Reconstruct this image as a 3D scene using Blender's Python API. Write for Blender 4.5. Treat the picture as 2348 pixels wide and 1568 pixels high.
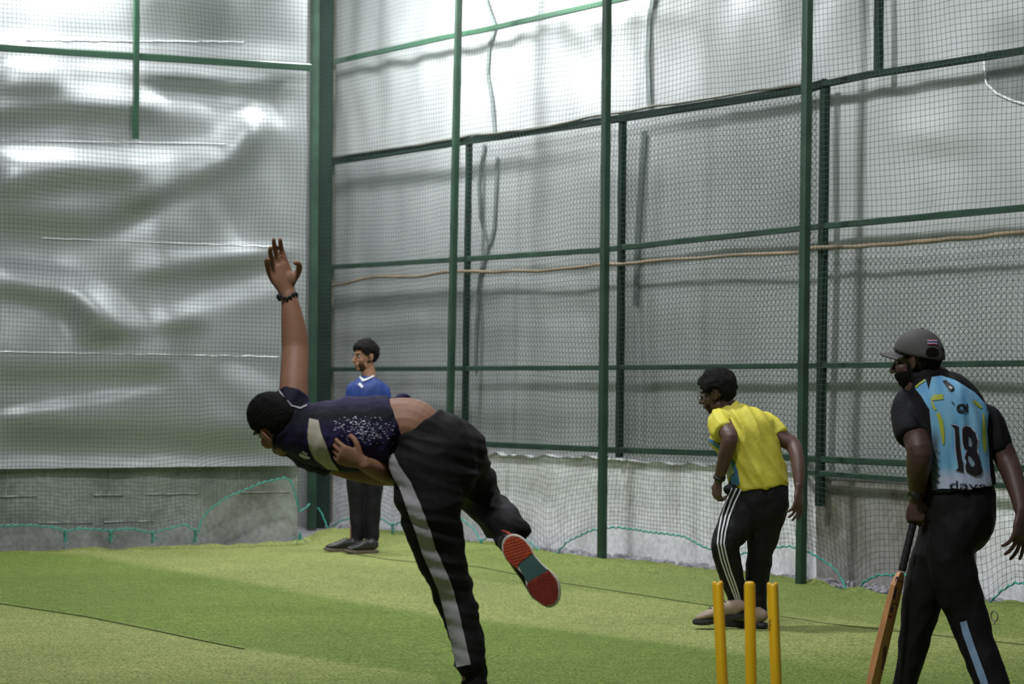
import bpy, bmesh, math, random
from mathutils import Vector, Matrix, noise
from mathutils.bvhtree import BVHTree
random.seed(7)
SC = bpy.context.scene
for o in list(bpy.data.objects):
    bpy.data.objects.remove(o)
# ------------------------------------------------------------ camera
FPX, CAMH = 5946.0, 1.42
cam_d = bpy.data.cameras.new('camera'); cam = bpy.data.objects.new('camera', cam_d)
SC.collection.objects.link(cam); SC.camera = cam
cam_d.sensor_width = 36.0; cam_d.lens = FPX/2348*36.0
cam_d.clip_start = 0.2; cam_d.clip_end = 200
CM = Matrix.Translation((0, 0, CAMH)) @ Matrix.Rotation(math.radians(90.829), 4, 'X') @ Matrix.Rotation(math.radians(0.35), 4, 'Z')
cam.matrix_world = CM
cam_d.dof.use_dof = True; cam_d.dof.focus_distance = 13.0; cam_d.dof.aperture_fstop = 4.3
CMI = CM.inverted()
CO = Vector((0, 0, CAMH))
# ------------------------------------------------------------ world, lights, exposure
W = bpy.data.worlds.new('world'); SC.world = W; W.use_nodes = True
W.node_tree.nodes['Background'].inputs[0].default_value = (0.80, 0.86, 0.92, 1)
W.node_tree.nodes['Background'].inputs[1].default_value = 0.10
SC.view_settings.view_transform = 'Standard'; SC.view_settings.look = 'None'
SC.view_settings.gamma = 1.0; SC.view_settings.use_curve_mapping = False
SC.view_settings.exposure = -0.10
def flood(name, loc, aim, power, sx, sy, col=(0.93, 0.97, 1.0)):
    d = bpy.data.lights.new(name, 'AREA'); d.shape = 'RECTANGLE'; d.size = sx; d.size_y = sy
    d.energy = power; d.color = col
    o = bpy.data.objects.new(name, d); SC.collection.objects.link(o); o.location = loc
    o.rotation_euler = (Vector(aim)-Vector(loc)).to_track_quat('-Z', 'Y').to_euler()
    return o
flood('floodlight_back', (-3.45, 21.15, 5.30), (-3.45, 21.45, 3.4), 165, 0.5, 0.4)
flood('floodlight_mid', (0.24, 21.32, 5.15), (0.5, 21.5, 3.6), 120, 0.6, 0.4)
flood('corner_fill', (-1.5, 22.6, 5.4), (-1.1, 24.9, 2.2), 270, 0.5, 0.4)  # unseen lamp added to brighten the far panels of the right wall
flood('floodlight_main', (-1.3, 14.6, 6.6), (0.2, 19.4, 0.4), 500, 0.6, 0.5)
flood('floodlight_right', (1.2, 12.4, 6.4), (1.4, 15.5, 0.0), 165, 0.6, 0.4)
flood('floodlight_near', (-1.2, 7.0, 6.2), (-0.4, 10.5, 0.0), 260, 0.6, 0.4)
# ------------------------------------------------------------ maths helpers
def ray(px, py):
    d = Vector(((px-1174)/FPX, -(py-784)/FPX, -1.0))
    return (CM.to_3x3() @ d).normalized()
def P(px, py, Y):
    d = ray(px, py); return CO + d*(Y/d.y)
def on_plane(px, py, p0, n):
    d = ray(px, py); return CO + d*((p0-CO).dot(n)/d.dot(n))
def pix(p):
    q = CMI @ Vector(p); return (1174 - q.x/q.z*FPX, 784 + q.y/q.z*FPX)
def G(px, py, z=0.0):
    return on_plane(px, py, Vector((0, 0, z)), Vector((0, 0, 1)))
def lerp(a, b, t): return a+(b-a)*t
def poly(pts, x):
    if x <= pts[0][0]: return pts[0][1]
    for a, b in zip(pts, pts[1:]):
        if x <= b[0]: return lerp(a[1], b[1], (x-a[0])/max(1e-9, b[0]-a[0]))
    return pts[-1][1]
def seg_d(p, a, b):
    ax, ay = a; bx, by = b; px, py = p
    dx, dy = bx-ax, by-ay; L = dx*dx+dy*dy
    t = 0 if L == 0 else max(0, min(1, ((px-ax)*dx+(py-ay)*dy)/L))
    return math.hypot(px-ax-t*dx, py-ay-t*dy)
# ------------------------------------------------------------ object helpers
def tag(o, label=None, cat=None, group=None, kind=None):
    if label: o['label'] = label
    if cat: o['category'] = cat
    if group: o['group'] = group
    if kind: o['kind'] = kind
    return o
def link(o, parent=None):
    SC.collection.objects.link(o)
    if parent: o.parent = parent
    return o
def empty(name, loc=(0, 0, 0)):
    o = bpy.data.objects.new(name, None); o.location = loc; o.empty_display_size = 0.1
    return link(o)
def child_of(o, root):
    """keep world coordinates of o's mesh while parenting it to root"""
    chain = root.matrix_basis.copy(); r = root
    while r.parent: r = r.parent; chain = r.matrix_basis @ chain
    o.parent = root
    o.data.transform(chain.inverted())
    return o
class MB:
    def __init__(s): s.v = []; s.f = []; s.m = []; s.cur = 0
    def add(s, vs, fs):
        b = len(s.v); s.v += [tuple(v) for v in vs]
        s.f += [tuple(i+b for i in f) for f in fs]; s.m += [s.cur]*len(fs)
    def box(s, c, ax, ay, az):
        """box with half-axis vectors"""
        c = Vector(c); ax, ay, az = Vector(ax), Vector(ay), Vector(az)
        vs = [c+ax*i+ay*j+az*k for i in (-1, 1) for j in (-1, 1) for k in (-1, 1)]
        s.add(vs, [(0, 1, 3, 2), (4, 6, 7, 5), (0, 4, 5, 1), (2, 3, 7, 6), (0, 2, 6, 4), (1, 5, 7, 3)])
    def bar(s, a, b, w, h, up=(0, 0, 1), bev=0.12):
        """chamfered square tube from a to b, w across, h along up"""
        a, b = Vector(a), Vector(b); t = (b-a).normalized(); up = Vector(up)
        sd = t.cross(up).normalized(); u = sd.cross(t).normalized()
        c = min(w, h)*bev; prof = []
        for sx, sy, o in ((1, 1, 0), (-1, 1, 1), (-1, -1, 0), (1, -1, 1)):
            p1 = (sx*(w/2), sy*(h/2-c)); p2 = (sx*(w/2-c), sy*(h/2))
            prof += [p1, p2] if o == 0 else [p2, p1]
        n = len(prof)
        vs = [p+sd*x+u*y for p in (a, b) for x, y in prof]
        s.add(vs, [(i, (i+1) % n, n+(i+1) % n, n+i) for i in range(n)]+[tuple(range(n-1, -1, -1)), tuple(range(n, 2*n))])
    def tube(s, pts, r, n=6, closed=False):
        pts = [Vector(p) for p in pts]; R = r if callable(r) else (lambda i: r)
        up = Vector((0, 0, 1)); base = len(s.v); m = len(pts); prev = None
        for i, p in enumerate(pts):
            t = (pts[min(i+1, m-1)]-pts[max(i-1, 0)])
            if closed: t = pts[(i+1) % m]-pts[(i-1) % m]
            t = t.normalized() if t.length > 1e-9 else Vector((0, 0, 1))
            if prev is None:
                a = t.cross(up if abs(t.z) < .9 else Vector((1, 0, 0))).normalized()
            else:
                a = (prev - t*prev.dot(t)); a = a.normalized() if a.length > 1e-6 else t.orthogonal().normalized()
            prev = a; b = t.cross(a)
            for k in range(n):
                w = 2*math.pi*k/n; s.v.append(tuple(p+(a*math.cos(w)+b*math.sin(w))*R(i)))
        for i in range(m if closed else m-1):
            j = (i+1) % m
            for k in range(n):
                s.f.append((base+i*n+k, base+i*n+(k+1) % n, base+j*n+(k+1) % n, base+j*n+k)); s.m.append(s.cur)
        if not closed:
            s.f.append(tuple(base+k for k in range(n-1, -1, -1))); s.m.append(s.cur)
            s.f.append(tuple(base+(m-1)*n+k for k in range(n))); s.m.append(s.cur)
    def grid(s, nu, nv, fn):
        b = len(s.v)
        for j in range(nv+1):
            for i in range(nu+1): s.v.append(tuple(fn(i, j)))
        for j in range(nv):
            for i in range(nu):
                a = b+j*(nu+1)+i; s.f.append((a, a+1, a+nu+2, a+nu+1)); s.m.append(s.cur)
    def build(s, name, mats, parent=None, smooth=False, link_it=True):
        me = bpy.data.meshes.new(name); me.from_pydata(s.v, [], s.f); me.validate(clean_customdata=False)
        if not isinstance(mats, (list, tuple)): mats = [mats]
        for m in mats: me.materials.append(m)
        if len(mats) > 1 and len(me.polygons) == len(s.m):
            me.polygons.foreach_set('material_index', s.m)
        if smooth: me.polygons.foreach_set('use_smooth', [True]*len(me.polygons))
        me.update(); o = bpy.data.objects.new(name, me)
        if link_it: link(o)
        if parent: child_of(o, parent)
        return o
# ------------------------------------------------------------ materials
def mat(name, col, rough=0.7, metal=0.0, spec=0.5, var=0.0, vscale=8.0, bump=0.0, bscale=60.0, attr=None, coat=0.0, sss=0.0, sheen=0.0, stretch=None):
    m = bpy.data.materials.new(name); m.use_nodes = True; nt = m.node_tree; b = nt.nodes['Principled BSDF']
    b.inputs['Roughness'].default_value = rough; b.inputs['Metallic'].default_value = metal
    b.inputs['Specular IOR Level'].default_value = spec
    b.inputs['Coat Weight'].default_value = coat; b.inputs['Sheen Weight'].default_value = sheen
    if sss: b.inputs['Subsurface Weight'].default_value = sss; b.inputs['Subsurface Scale'].default_value = 0.01
    tc = nt.nodes.new('ShaderNodeTexCoord'); src = tc.outputs['Object']
    if stretch:
        mp = nt.nodes.new('ShaderNodeMapping'); mp.inputs['Scale'].default_value = stretch
        nt.links.new(src, mp.inputs['Vector']); src = mp.outputs['Vector']
    if attr:
        a = nt.nodes.new('ShaderNodeAttribute'); a.attribute_name = attr; cs = a.outputs['Color']
    else:
        a = nt.nodes.new('ShaderNodeRGB'); a.outputs[0].default_value = (*col, 1); cs = a.outputs[0]
    if var:
        n = nt.nodes.new('ShaderNodeTexNoise'); n.inputs['Scale'].default_value = vscale; n.inputs['Detail'].default_value = 6
        nt.links.new(src, n.inputs['Vector'])
        mr = nt.nodes.new('ShaderNodeMapRange'); mr.inputs['From Min'].default_value = .25; mr.inputs['From Max'].default_value = .75
        mr.inputs['To Min'].default_value = 1-var; mr.inputs['To Max'].default_value = 1+var
        nt.links.new(n.outputs['Fac'], mr.inputs['Value'])
        mx = nt.nodes.new('ShaderNodeMix'); mx.data_type = 'RGBA'; mx.blend_type = 'MULTIPLY'; mx.inputs[0].default_value = 1
        nt.links.new(cs, mx.inputs[6]); nt.links.new(mr.outputs[0], mx.inputs[7]); cs = mx.outputs[2]
    nt.links.new(cs, b.inputs['Base Color'])
    if bump:
        n2 = nt.nodes.new('ShaderNodeTexNoise'); n2.inputs['Scale'].default_value = bscale; n2.inputs['Detail'].default_value = 4
        nt.links.new(src, n2.inputs['Vector'])
        bp = nt.nodes.new('ShaderNodeBump'); bp.inputs['Strength'].default_value = bump; bp.inputs['Distance'].default_value = 0.01
        nt.links.new(n2.outputs['Fac'], bp.inputs['Height']); nt.links.new(bp.outputs[0], b.inputs['Normal'])
    return m
M = {}
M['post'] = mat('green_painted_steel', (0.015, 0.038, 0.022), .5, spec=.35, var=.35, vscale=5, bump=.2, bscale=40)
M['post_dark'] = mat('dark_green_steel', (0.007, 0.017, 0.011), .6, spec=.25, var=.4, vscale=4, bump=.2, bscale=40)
M['post_lit'] = mat('lit_green_steel', (0.024, 0.075, 0.038), .4, var=.25, vscale=4)  # post green lightened to carry the strong light on the top bars
M['rust'] = mat('weathered_steel', (0.12, 0.11, 0.085), .5, metal=.3, var=.5, vscale=3)
M['bamboo'] = mat('brown_bamboo', (0.20, 0.145, 0.09), .6, var=.5, vscale=2.2)
M['netting'] = mat('dark_green_cord', (0.020, 0.048, 0.038), .8)
M['wire'] = mat('green_coated_wire', (0.018, 0.030, 0.024), .5)
M['rope'] = mat('turquoise_cord', (0.035, 0.25, 0.20), .6, var=.3, vscale=20)
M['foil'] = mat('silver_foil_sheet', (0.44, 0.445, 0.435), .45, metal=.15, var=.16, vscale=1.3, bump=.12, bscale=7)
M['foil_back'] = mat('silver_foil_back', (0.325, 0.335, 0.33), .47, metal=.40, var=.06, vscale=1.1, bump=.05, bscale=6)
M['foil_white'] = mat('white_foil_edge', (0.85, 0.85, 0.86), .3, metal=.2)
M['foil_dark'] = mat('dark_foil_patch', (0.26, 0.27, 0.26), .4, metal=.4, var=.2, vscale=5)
M['silhouette'] = mat('grey_silhouette', (0.16, 0.18, 0.17), .7, var=.2)  # shade colour for the dim shapes showing through the right sheet
M['gravel'] = mat('grey_rubble', (0.20, 0.19, 0.20), .9, var=.5, vscale=9, bump=.8, bscale=30)
M['stone'] = mat('rubble_stone', (0.27, 0.26, 0.28), .85, var=.4, vscale=20, bump=.6, bscale=50)
M['kerb'] = mat('dark_kerb', (0.12, 0.12, 0.11), .9, var=.4, vscale=6, bump=.5)
# ================================================================ the setting
DIR = Vector((0.498, -0.867, 0)).normalized()      # along the right wall, towards the camera
NRM = Vector((0.867, 0.498, 0)).normalized()       # into the right wall
BD = Vector((0.867, 0.498, 0)).normalized()        # along the back wall, to the right
BN = Vector((-0.498, 0.867, 0)).normalized()       # into the back wall
RW0 = Vector((1.566, 20.15, 0))                    # point on the right wall
CG0 = Vector((0.71, 20.5, 0))                      # foot of a cage post
BW0 = Vector((-1.878, 22.6, 0))                    # right end of the back wall
def rp(px, py, off=0.0): return on_plane(px, py, RW0 - NRM*off, NRM)     # on the right wall, off metres in front
def bp_(px, py, off=0.0): return on_plane(px, py, BW0 - BN*off, BN)
def cp(px, py, off=0.0): return on_plane(px, py, CG0 + NRM*off, NRM)     # on the cage plane

def turf_material():
    m = bpy.data.materials.new('artificial_turf'); m.use_nodes = True; nt = m.node_tree; b = nt.nodes['Principled BSDF']
    b.inputs['Roughness'].default_value = .85; b.inputs['Specular IOR Level'].default_value = .15
    g = nt.nodes.new('ShaderNodeNewGeometry'); pos = g.outputs['Position']
    def nz(scale, detail, mapscale=None):
        n = nt.nodes.new('ShaderNodeTexNoise'); n.inputs['Scale'].default_value = scale; n.inputs['Detail'].default_value = detail
        s = pos
        if mapscale:
            mp = nt.nodes.new('ShaderNodeMapping'); mp.inputs['Scale'].default_value = mapscale
            nt.links.new(pos, mp.inputs['Vector']); s = mp.outputs['Vector']
        nt.links.new(s, n.inputs['Vector']); return n.outputs['Fac']
    def ramp(f, stops):
        r = nt.nodes.new('ShaderNodeValToRGB'); e = r.color_ramp.elements
        while len(e) < len(stops): e.new(.5)
        for x, (p, c) in zip(e, stops): x.position = p; x.color = (*c, 1)
        nt.links.new(f, r.inputs['Fac']); return r.outputs['Color']
    def mix(f, a, c, mode='MIX'):
        x = nt.nodes.new('ShaderNodeMix'); x.data_type = 'RGBA'; x.blend_type = mode
        if isinstance(f, float): x.inputs[0].default_value = f
        else: nt.links.new(f, x.inputs[0])
        for s, k in ((a, 6), (c, 7)):
            if isinstance(s, tuple): x.inputs[k].default_value = (*s, 1)
            else: nt.links.new(s, x.inputs[k])
        return x.outputs[2]
    at = nt.nodes.new('ShaderNodeAttribute'); at.attribute_name = 'zone'
    sp = nt.nodes.new('ShaderNodeSeparateColor'); nt.links.new(at.outputs['Color'], sp.inputs[0])
    big = nz(.8, 4); fine = nz(70, 5); mid = nz(9, 5)
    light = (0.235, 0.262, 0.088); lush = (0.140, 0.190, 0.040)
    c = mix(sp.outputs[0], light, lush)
    c = mix(.7, c, ramp(big, [(.3, (.8, .84, .75)), (.7, (1.15, 1.1, 1.1))]), 'MULTIPLY')
    c = mix(.55, c, ramp(mid, [(.3, (.75, .8, .7)), (.7, (1.2, 1.2, 1.2))]), 'MULTIPLY')
    fr = ramp(fine, [(.34, (.18, .26, .2)), (.5, (.95, .95, .9)), (.68, (1.7, 1.65, 1.6))])
    c = mix(.75, c, fr, 'MULTIPLY')
    fl = nz(24, 6, (1, 1.6, 1)); c = mix(.5, c, ramp(fl, [(.34, (.38, .45, .40)), (.43, (1, 1, 1)), (.60, (1, 1, 1)), (.70, (1.35, 1.3, 1.3))]), 'MULTIPLY')
    nt.links.new(c, b.inputs['Base Color'])
    bu = nt.nodes.new('ShaderNodeBump'); bu.inputs['Strength'].default_value = .9; bu.inputs['Distance'].default_value = .012
    nt.links.new(fine, bu.inputs['Height']); nt.links.new(bu.outputs[0], b.inputs['Normal'])
    return m
M['turf'] = turf_material()
def concrete(name, col, stain, blocks=False):
    m = bpy.data.materials.new(name); m.use_nodes = True; nt = m.node_tree; b = nt.nodes['Principled BSDF']
    b.inputs['Roughness'].default_value = .9
    tc = nt.nodes.new('ShaderNodeTexCoord')
    n = nt.nodes.new('ShaderNodeTexNoise'); n.inputs['Scale'].default_value = 2.2; n.inputs['Detail'].default_value = 8
    n.inputs['Roughness'].default_value = .65
    nt.links.new(tc.outputs['Object'], n.inputs['Vector'])
    r = nt.nodes.new('ShaderNodeValToRGB'); e = r.color_ramp.elements
    e[0].position = .35; e[0].color = (*stain, 1); e[1].position = .58; e[1].color = (*col, 1)
    nt.links.new(n.outputs['Fac'], r.inputs['Fac'])
    v = nt.nodes.new('ShaderNodeTexNoise'); v.inputs['Scale'].default_value = 26; v.inputs['Detail'].default_value = 5
    nt.links.new(tc.outputs['Object'], v.inputs['Vector'])
    mr = nt.nodes.new('ShaderNodeMapRange'); mr.inputs['From Min'].default_value = .3; mr.inputs['From Max'].default_value = .7
    mr.inputs['To Min'].default_value = .8; mr.inputs['To Max'].default_value = 1.15
    nt.links.new(v.outputs['Fac'], mr.inputs['Value'])
    x = nt.nodes.new('ShaderNodeMix'); x.data_type = 'RGBA'; x.blend_type = 'MULTIPLY'; x.inputs[0].default_value = 1
    nt.links.new(r.outputs['Color'], x.inputs[6]); nt.links.new(mr.outputs[0], x.inputs[7])
    nt.links.new(x.outputs[2], b.inputs['Base Color'])
    bu = nt.nodes.new('ShaderNodeBump'); bu.inputs['Strength'].default_value = .5; bu.inputs['Distance'].default_value = .02
    nt.links.new(n.outputs['Fac'], bu.inputs['Height']); nt.links.new(bu.outputs[0], b.inputs['Normal'])
    return m
M['plaster'] = concrete('white_plaster', (0.80, 0.79, 0.79), (0.58, 0.57, 0.56))
M['dirty'] = concrete('stained_concrete', (0.27, 0.255, 0.235), (0.12, 0.105, 0.075))
M['block'] = concrete('grey_concrete_block', (0.28, 0.29, 0.265), (0.16, 0.17, 0.15))
M['mortar'] = mat('pale_mortar', (0.36, 0.36, 0.34), .9, var=.6, vscale=12)

# ---- ground under everything (rubble level) and the turf carpet
g = MB(); g.grid(60, 60, lambda i, j: (-9+i*.35, 3+j*.42, -0.05+0.02*noise.noise(Vector((i*.7, j*.7, 0)))))
tag(g.build('floor', M['gravel'], smooth=True), kind='structure')
EDGE = [(-400, 1276), (0, 1268), (356, 1257), (520, 1250), (650, 1246), (700, 1243), (712, 1241), (732, 1230), (765, 1214), (860, 1216), (1000, 1226),
        (1069, 1241), (1190, 1256), (1370, 1284), (1500, 1293), (1636, 1310), (1760, 1318), (1883, 1341), (2056, 1368), (2200, 1372), (2348, 1388), (2700, 1440), (3300, 1500)]
def dense(pts, n):
    out = []
    for a, b in zip(pts, pts[1:]):
        out += [lerp(a, b, k/n) if not isinstance(a, tuple) else tuple(lerp(x, y, k/n) for x, y in zip(a, b)) for k in range(n)]
    return out+[pts[-1]]
edge = dense(EDGE, 8)
SEAMS = [([(0, 1262), (180, 1270), (930, 1400), (1500, 1470), (2700, 1640)]), ([(-300, 1330), (0, 1383), (330, 1440), (560, 1486), (800, 1520), (1300, 1600)])]
NR = 170
cols = [(px, py, G(px, py)) for px, py in edge]
tb = MB()
def turf_pt(i, j):
    px, py, far = cols[i]
    k = (j/NR)
    near = Vector((far.x/far.y*4.2, 4.2, 0))
    # even steps in image-ish distance: rows crowd towards the far edge
    inv = lerp(1/far.y, 1/4.2, k**1.25)
    Y = 1/inv; p = Vector((far.x/far.y*Y, Y, 0))
    d = (far.y-Y)
    lift = 0.0
    lift += 0.035*math.exp(-(d/.12)**2)*(0.5+noise.noise(Vector((px*.02, 3, 0))))
    lift += 0.003*noise.noise(Vector((p.x*.9, p.y*.9, 0)))-.003
    if px > 1000: lift += 0.035*math.exp(-((d-.55)/.35)**2)*(0.6+.4*math.sin(px*.006))
    if 600 < px < 820: lift += .05*math.exp(-(d/.25)**2)*math.exp(-((px-722)/30)**2)
    p.z = lift
    return p
tb.grid(len(cols)-1, NR, turf_pt)
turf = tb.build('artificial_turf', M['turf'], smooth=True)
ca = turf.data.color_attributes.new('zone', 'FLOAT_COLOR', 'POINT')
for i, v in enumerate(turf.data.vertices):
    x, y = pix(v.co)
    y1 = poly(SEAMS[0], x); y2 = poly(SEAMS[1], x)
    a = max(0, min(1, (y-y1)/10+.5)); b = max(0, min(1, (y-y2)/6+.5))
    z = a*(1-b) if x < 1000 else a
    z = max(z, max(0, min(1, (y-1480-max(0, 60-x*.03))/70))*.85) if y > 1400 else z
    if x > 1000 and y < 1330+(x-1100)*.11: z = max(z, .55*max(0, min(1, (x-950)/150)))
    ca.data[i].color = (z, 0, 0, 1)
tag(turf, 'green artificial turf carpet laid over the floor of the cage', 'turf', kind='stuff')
# solid thickness at the rim and the lapped joints between rolls
def ground_strip(name, pts, w, h, m, n=10):
    P3 = [G(x, y) for x, y in dense(pts, n)]
    s = MB(); s.tube([p+Vector((0, 0, h)) for p in P3], w, 6)
    return s.build(name, m, smooth=True)
M['seam'] = mat('turf_joint', (0.13, 0.16, 0.05), .95)
for pts in ([(-20, 1381), (200, 1414), (330, 1440), (470, 1470), (560, 1488)],
            [(760, 1262), (900, 1284), (1100, 1300), (1280, 1335), (1640, 1390), (1900, 1430), (2348, 1478)],):
    o = ground_strip('turf_joint', pts, .0035, .0015, M['seam'])
    tag(o, 'dark thin joint line at lower left between two turf rolls' if pts[0][0] < 0 else 'long dark joint line between turf rolls running past the yellow shirted fielder', 'seam')
def tR(px): return (rp(px, 1200)-RW0).dot(DIR)
# rubble along the foot of the right wall
rnd = random.Random(3)
sb = MB()
for k in range(900):
    t = rnd.uniform(tR(790), 4.2); o_ = rnd.uniform(.06, .42)
    p = RW0 + DIR*t - NRM*o_; r = rnd.uniform(.012, .035)
    vs = []
    for a in range(6):
        for b in (-1, 0, 1):
            w = a*math.pi/3+rnd.uniform(-.3, .3); q = (1-.45*abs(b))*r*rnd.uniform(.7, 1.2)
            vs.append(p+Vector((math.cos(w)*q, math.sin(w)*q, -.03+r*.6+b*r*.55)))
    fs = []
    for a in range(6):
        c = (a+1) % 6
        fs += [(a*3, c*3, c*3+1, a*3+1), (a*3+1, c*3+1, c*3+2, a*3+2)]
    fs += [tuple(a*3+2 for a in range(6)), tuple(a*3 for a in range(5, -1, -1))]
    sb.add(vs, fs)
tag(sb.build('gravel', M['stone']), 'grey broken stones in the gap along the foot of the right wall', 'gravel', kind='stuff')

# ---- low masonry walls
def low_wall(name, m, p0, d, n, t0, t1, h, thick, rag=.012, step=.06, base=-.1, seed=0):
    w = MB(); N = int((t1-t0)/step)
    for i in range(N):
        a, b = t0+(t1-t0)*i/N, t0+(t1-t0)*(i+1)/N
        hs = [h(x)+rag*noise.noise(Vector((x*4.5, seed, 0)))+rag*.6*noise.noise(Vector((x*14, seed, 2))) for x in (a, b)]
        pa, pb = p0+d*a, p0+d*b
        rows = 10
        for r in range(rows):
            def pt(p, hh, k, x):
                z = lerp(base, hh, k/rows); off = .012*noise.noise(Vector((x*2, z*2.4, seed)))
                return Vector((p.x, p.y, z)) - n*off
            q = [pt(pa, hs[0], r, a), pt(pb, hs[1], r, b), pt(pb, hs[1], r+1, b), pt(pa, hs[0], r+1, a)]
            w.add(q, [(0, 1, 2, 3)])
        ta = Vector((pa.x, pa.y, hs[0])); tb_ = Vector((pb.x, pb.y, hs[1])); n3 = n*thick
        w.add([ta-n*.006, tb_-n*.006, tb_+n3, ta+n3], [(0, 1, 2, 3)])
        w.add([ta+n3, tb_+n3, Vector((pb.x, pb.y, base))+n3, Vector((pa.x, pa.y, base))+n3], [(0, 1, 2, 3)])
    o = w.build(name, m, smooth=False)
    bm = bmesh.new(); bm.from_mesh(o.data); bmesh.ops.remove_doubles(bm, verts=bm.verts, dist=.0008); bm.to_mesh(o.data); bm.free()
    return o
def tR(px): return (rp(px, 1200)-RW0).dot(DIR)
xs = [(760, 1032), (1063, 1042), (1130, 1042), (1370, 1050), (1500, 1062), (1636, 1066), (1870, 1085)]
hR = [(tR(x), rp(x, y).z) for x, y in xs]
tag(low_wall('wall_right_plaster', M['plaster'], RW0, DIR, NRM, tR(740), tR(1872), lambda t: poly(hR, t), .25, rag=.03), kind='structure')
hD = [(tR(x), rp(x, y).z) for x, y in ((1872, 1098), (2240, 1118), (2400, 1118))]
tag(low_wall('wall_right_concrete', M['dirty'], RW0, DIR, NRM, tR(1872)+.002, tR(2240), lambda t: poly(hD, t), .25, seed=4), kind='structure')
tag(low_wall('wall_right_near', M['plaster'], RW0, DIR, NRM, tR(2240)+.002, 6.5, lambda t: poly(hD, t), .25, seed=6), kind='structure')
# painted pilaster under the third back post
pb0 = rp(1858, 1200, 0)
pil = MB(); pil.box(pb0-NRM*.03+Vector((0, 0, -pb0.z+.42)), DIR*.045, NRM*.05, (0, 0, .47))
tag(pil.build('trim_1', M['plaster']), kind='structure')
def tB(px): return (bp_(px, 1150)-BW0).dot(BD)
hB = lambda t: 0.665+.004*math.sin(t*3)
tag(low_wall('wall_back_base', M['block'], BW0, BD, BN, -7.0, .02, hB, .2, rag=.008, seed=9), kind='structure')
mm = MB()   # mortar smears in the joints
for z, x0, x1 in ((.435, -6.8, -.1), (.21, -6.8, -1.2)):
    t = x0
    while t < x1:
        L = rnd.uniform(.12, .5)
        mm.bar(BW0+BD*t-BN*.012+Vector((0, 0, z+rnd.uniform(-.004, .004))), BW0+BD*(t+L)-BN*.012+Vector((0, 0, z+rnd.uniform(-.004, .004))), .010, rnd.uniform(.004, .013))
        t += L+rnd.uniform(.05, .5)
for t, z0, z1 in ((-.55, .43, .66), (-1.72, .43, .66), (-2.62, .43, .67), (-3.85, .43, .66)):
    mm.bar(BW0+BD*t-BN*.012+Vector((0, 0, z0)), BW0+BD*(t+.01)-BN*.012+Vector((0, 0, z1)), .009, .010, up=(0, 1, 0))
tag(mm.build('trim_2', M['mortar']), kind='structure')
# recess wall behind the corner posts
q0 = RW0+DIR*tR(745)
rc = MB(); c0 = q0-NRM*.0+Vector((0, 0, 3)); rc.box(c0-NRM*.9+BN*.06*0, NRM*.95, DIR*.03, (0, 0, 3.05))
tag(rc.build('wall_recess', M['foil']), kind='structure')
sd = MB(); sd.box(BW0+BN*1.3+Vector((0, 0, 3))+BD*-.03, BN*1.28, BD*.03, (0, 0, 3.05))
tag(sd.build('wall_return', M['foil']), kind='structure')

# ---- foil sheets
BR = [([(0, 150), (400, 158), (560, 178)], 16, 1.0), ([(0, 352), (250, 362), (480, 345)], 24, 1.5), ([(150, 205), (420, 235), (640, 280)], 26, 1.1),
      ([(0, 90), (700, 125)], 24, .7), ([(0, 600), (160, 640), (330, 760)], 30, 1.1), ([(380, 585), (700, 560)], 16, .8), ([(380, 715), (640, 640)], 24, 1.0),
      ([(440, 440), (540, 560)], 16, .8), ([(230, 560), (420, 455)], 22, .7), ([(0, 945), (200, 912), (330, 892)], 9, 1.1), ([(110, 740), (145, 800)], 9, 1.1), ([(0, 1062), (700, 1062)], 22, 1.0),
      ([(400, 830), (640, 1060)], 14, .7), ([(520, 840), (640, 900)], 22, .6), ([(0, 700), (60, 730)], 22, .6), ([(520, 290), (700, 250)], 30, .6), ([(600, 330), (680, 600)], 26, .4)]
DK = [([(0, 275), (120, 262), (330, 268)], 22, 1.3), ([(0, 445), (130, 415), (260, 415)], 30, 1.5), ([(300, 475), (450, 420), (530, 380), (590, 300)], 24, 1.3), ([(0, 505), (200, 520), (330, 470)], 32, 1.0),
      ([(0, 670), (130, 690), (230, 770)], 26, 1.3), ([(330, 640), (470, 620), (640, 590)], 20, 1.1), ([(180, 780), (420, 750)], 22, 1.0), ([(0, 860), (350, 850)], 24, .8),
      ([(30, 985), (620, 1010)], 40, .9), ([(330, 190), (640, 215)], 18, 1.0), ([(450, 860), (620, 1030)], 18, .7), ([(0, 215), (130, 210)], 20, .8), ([(440, 450), (480, 520)], 16, .8), ([(350, 20), (480, 60)], 60, .8)]
def bright(x, y):
    s = 0.0
    for L, sg in ((BR, 1), (DK, -1)):
        for pts, w, a in L:
            d = min(seg_d((x, y), pts[i], pts[i+1]) for i in range(len(pts)-1))
            if d < 3*w: s += sg*a*math.exp(-(d/w)**2)
    return s
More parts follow.
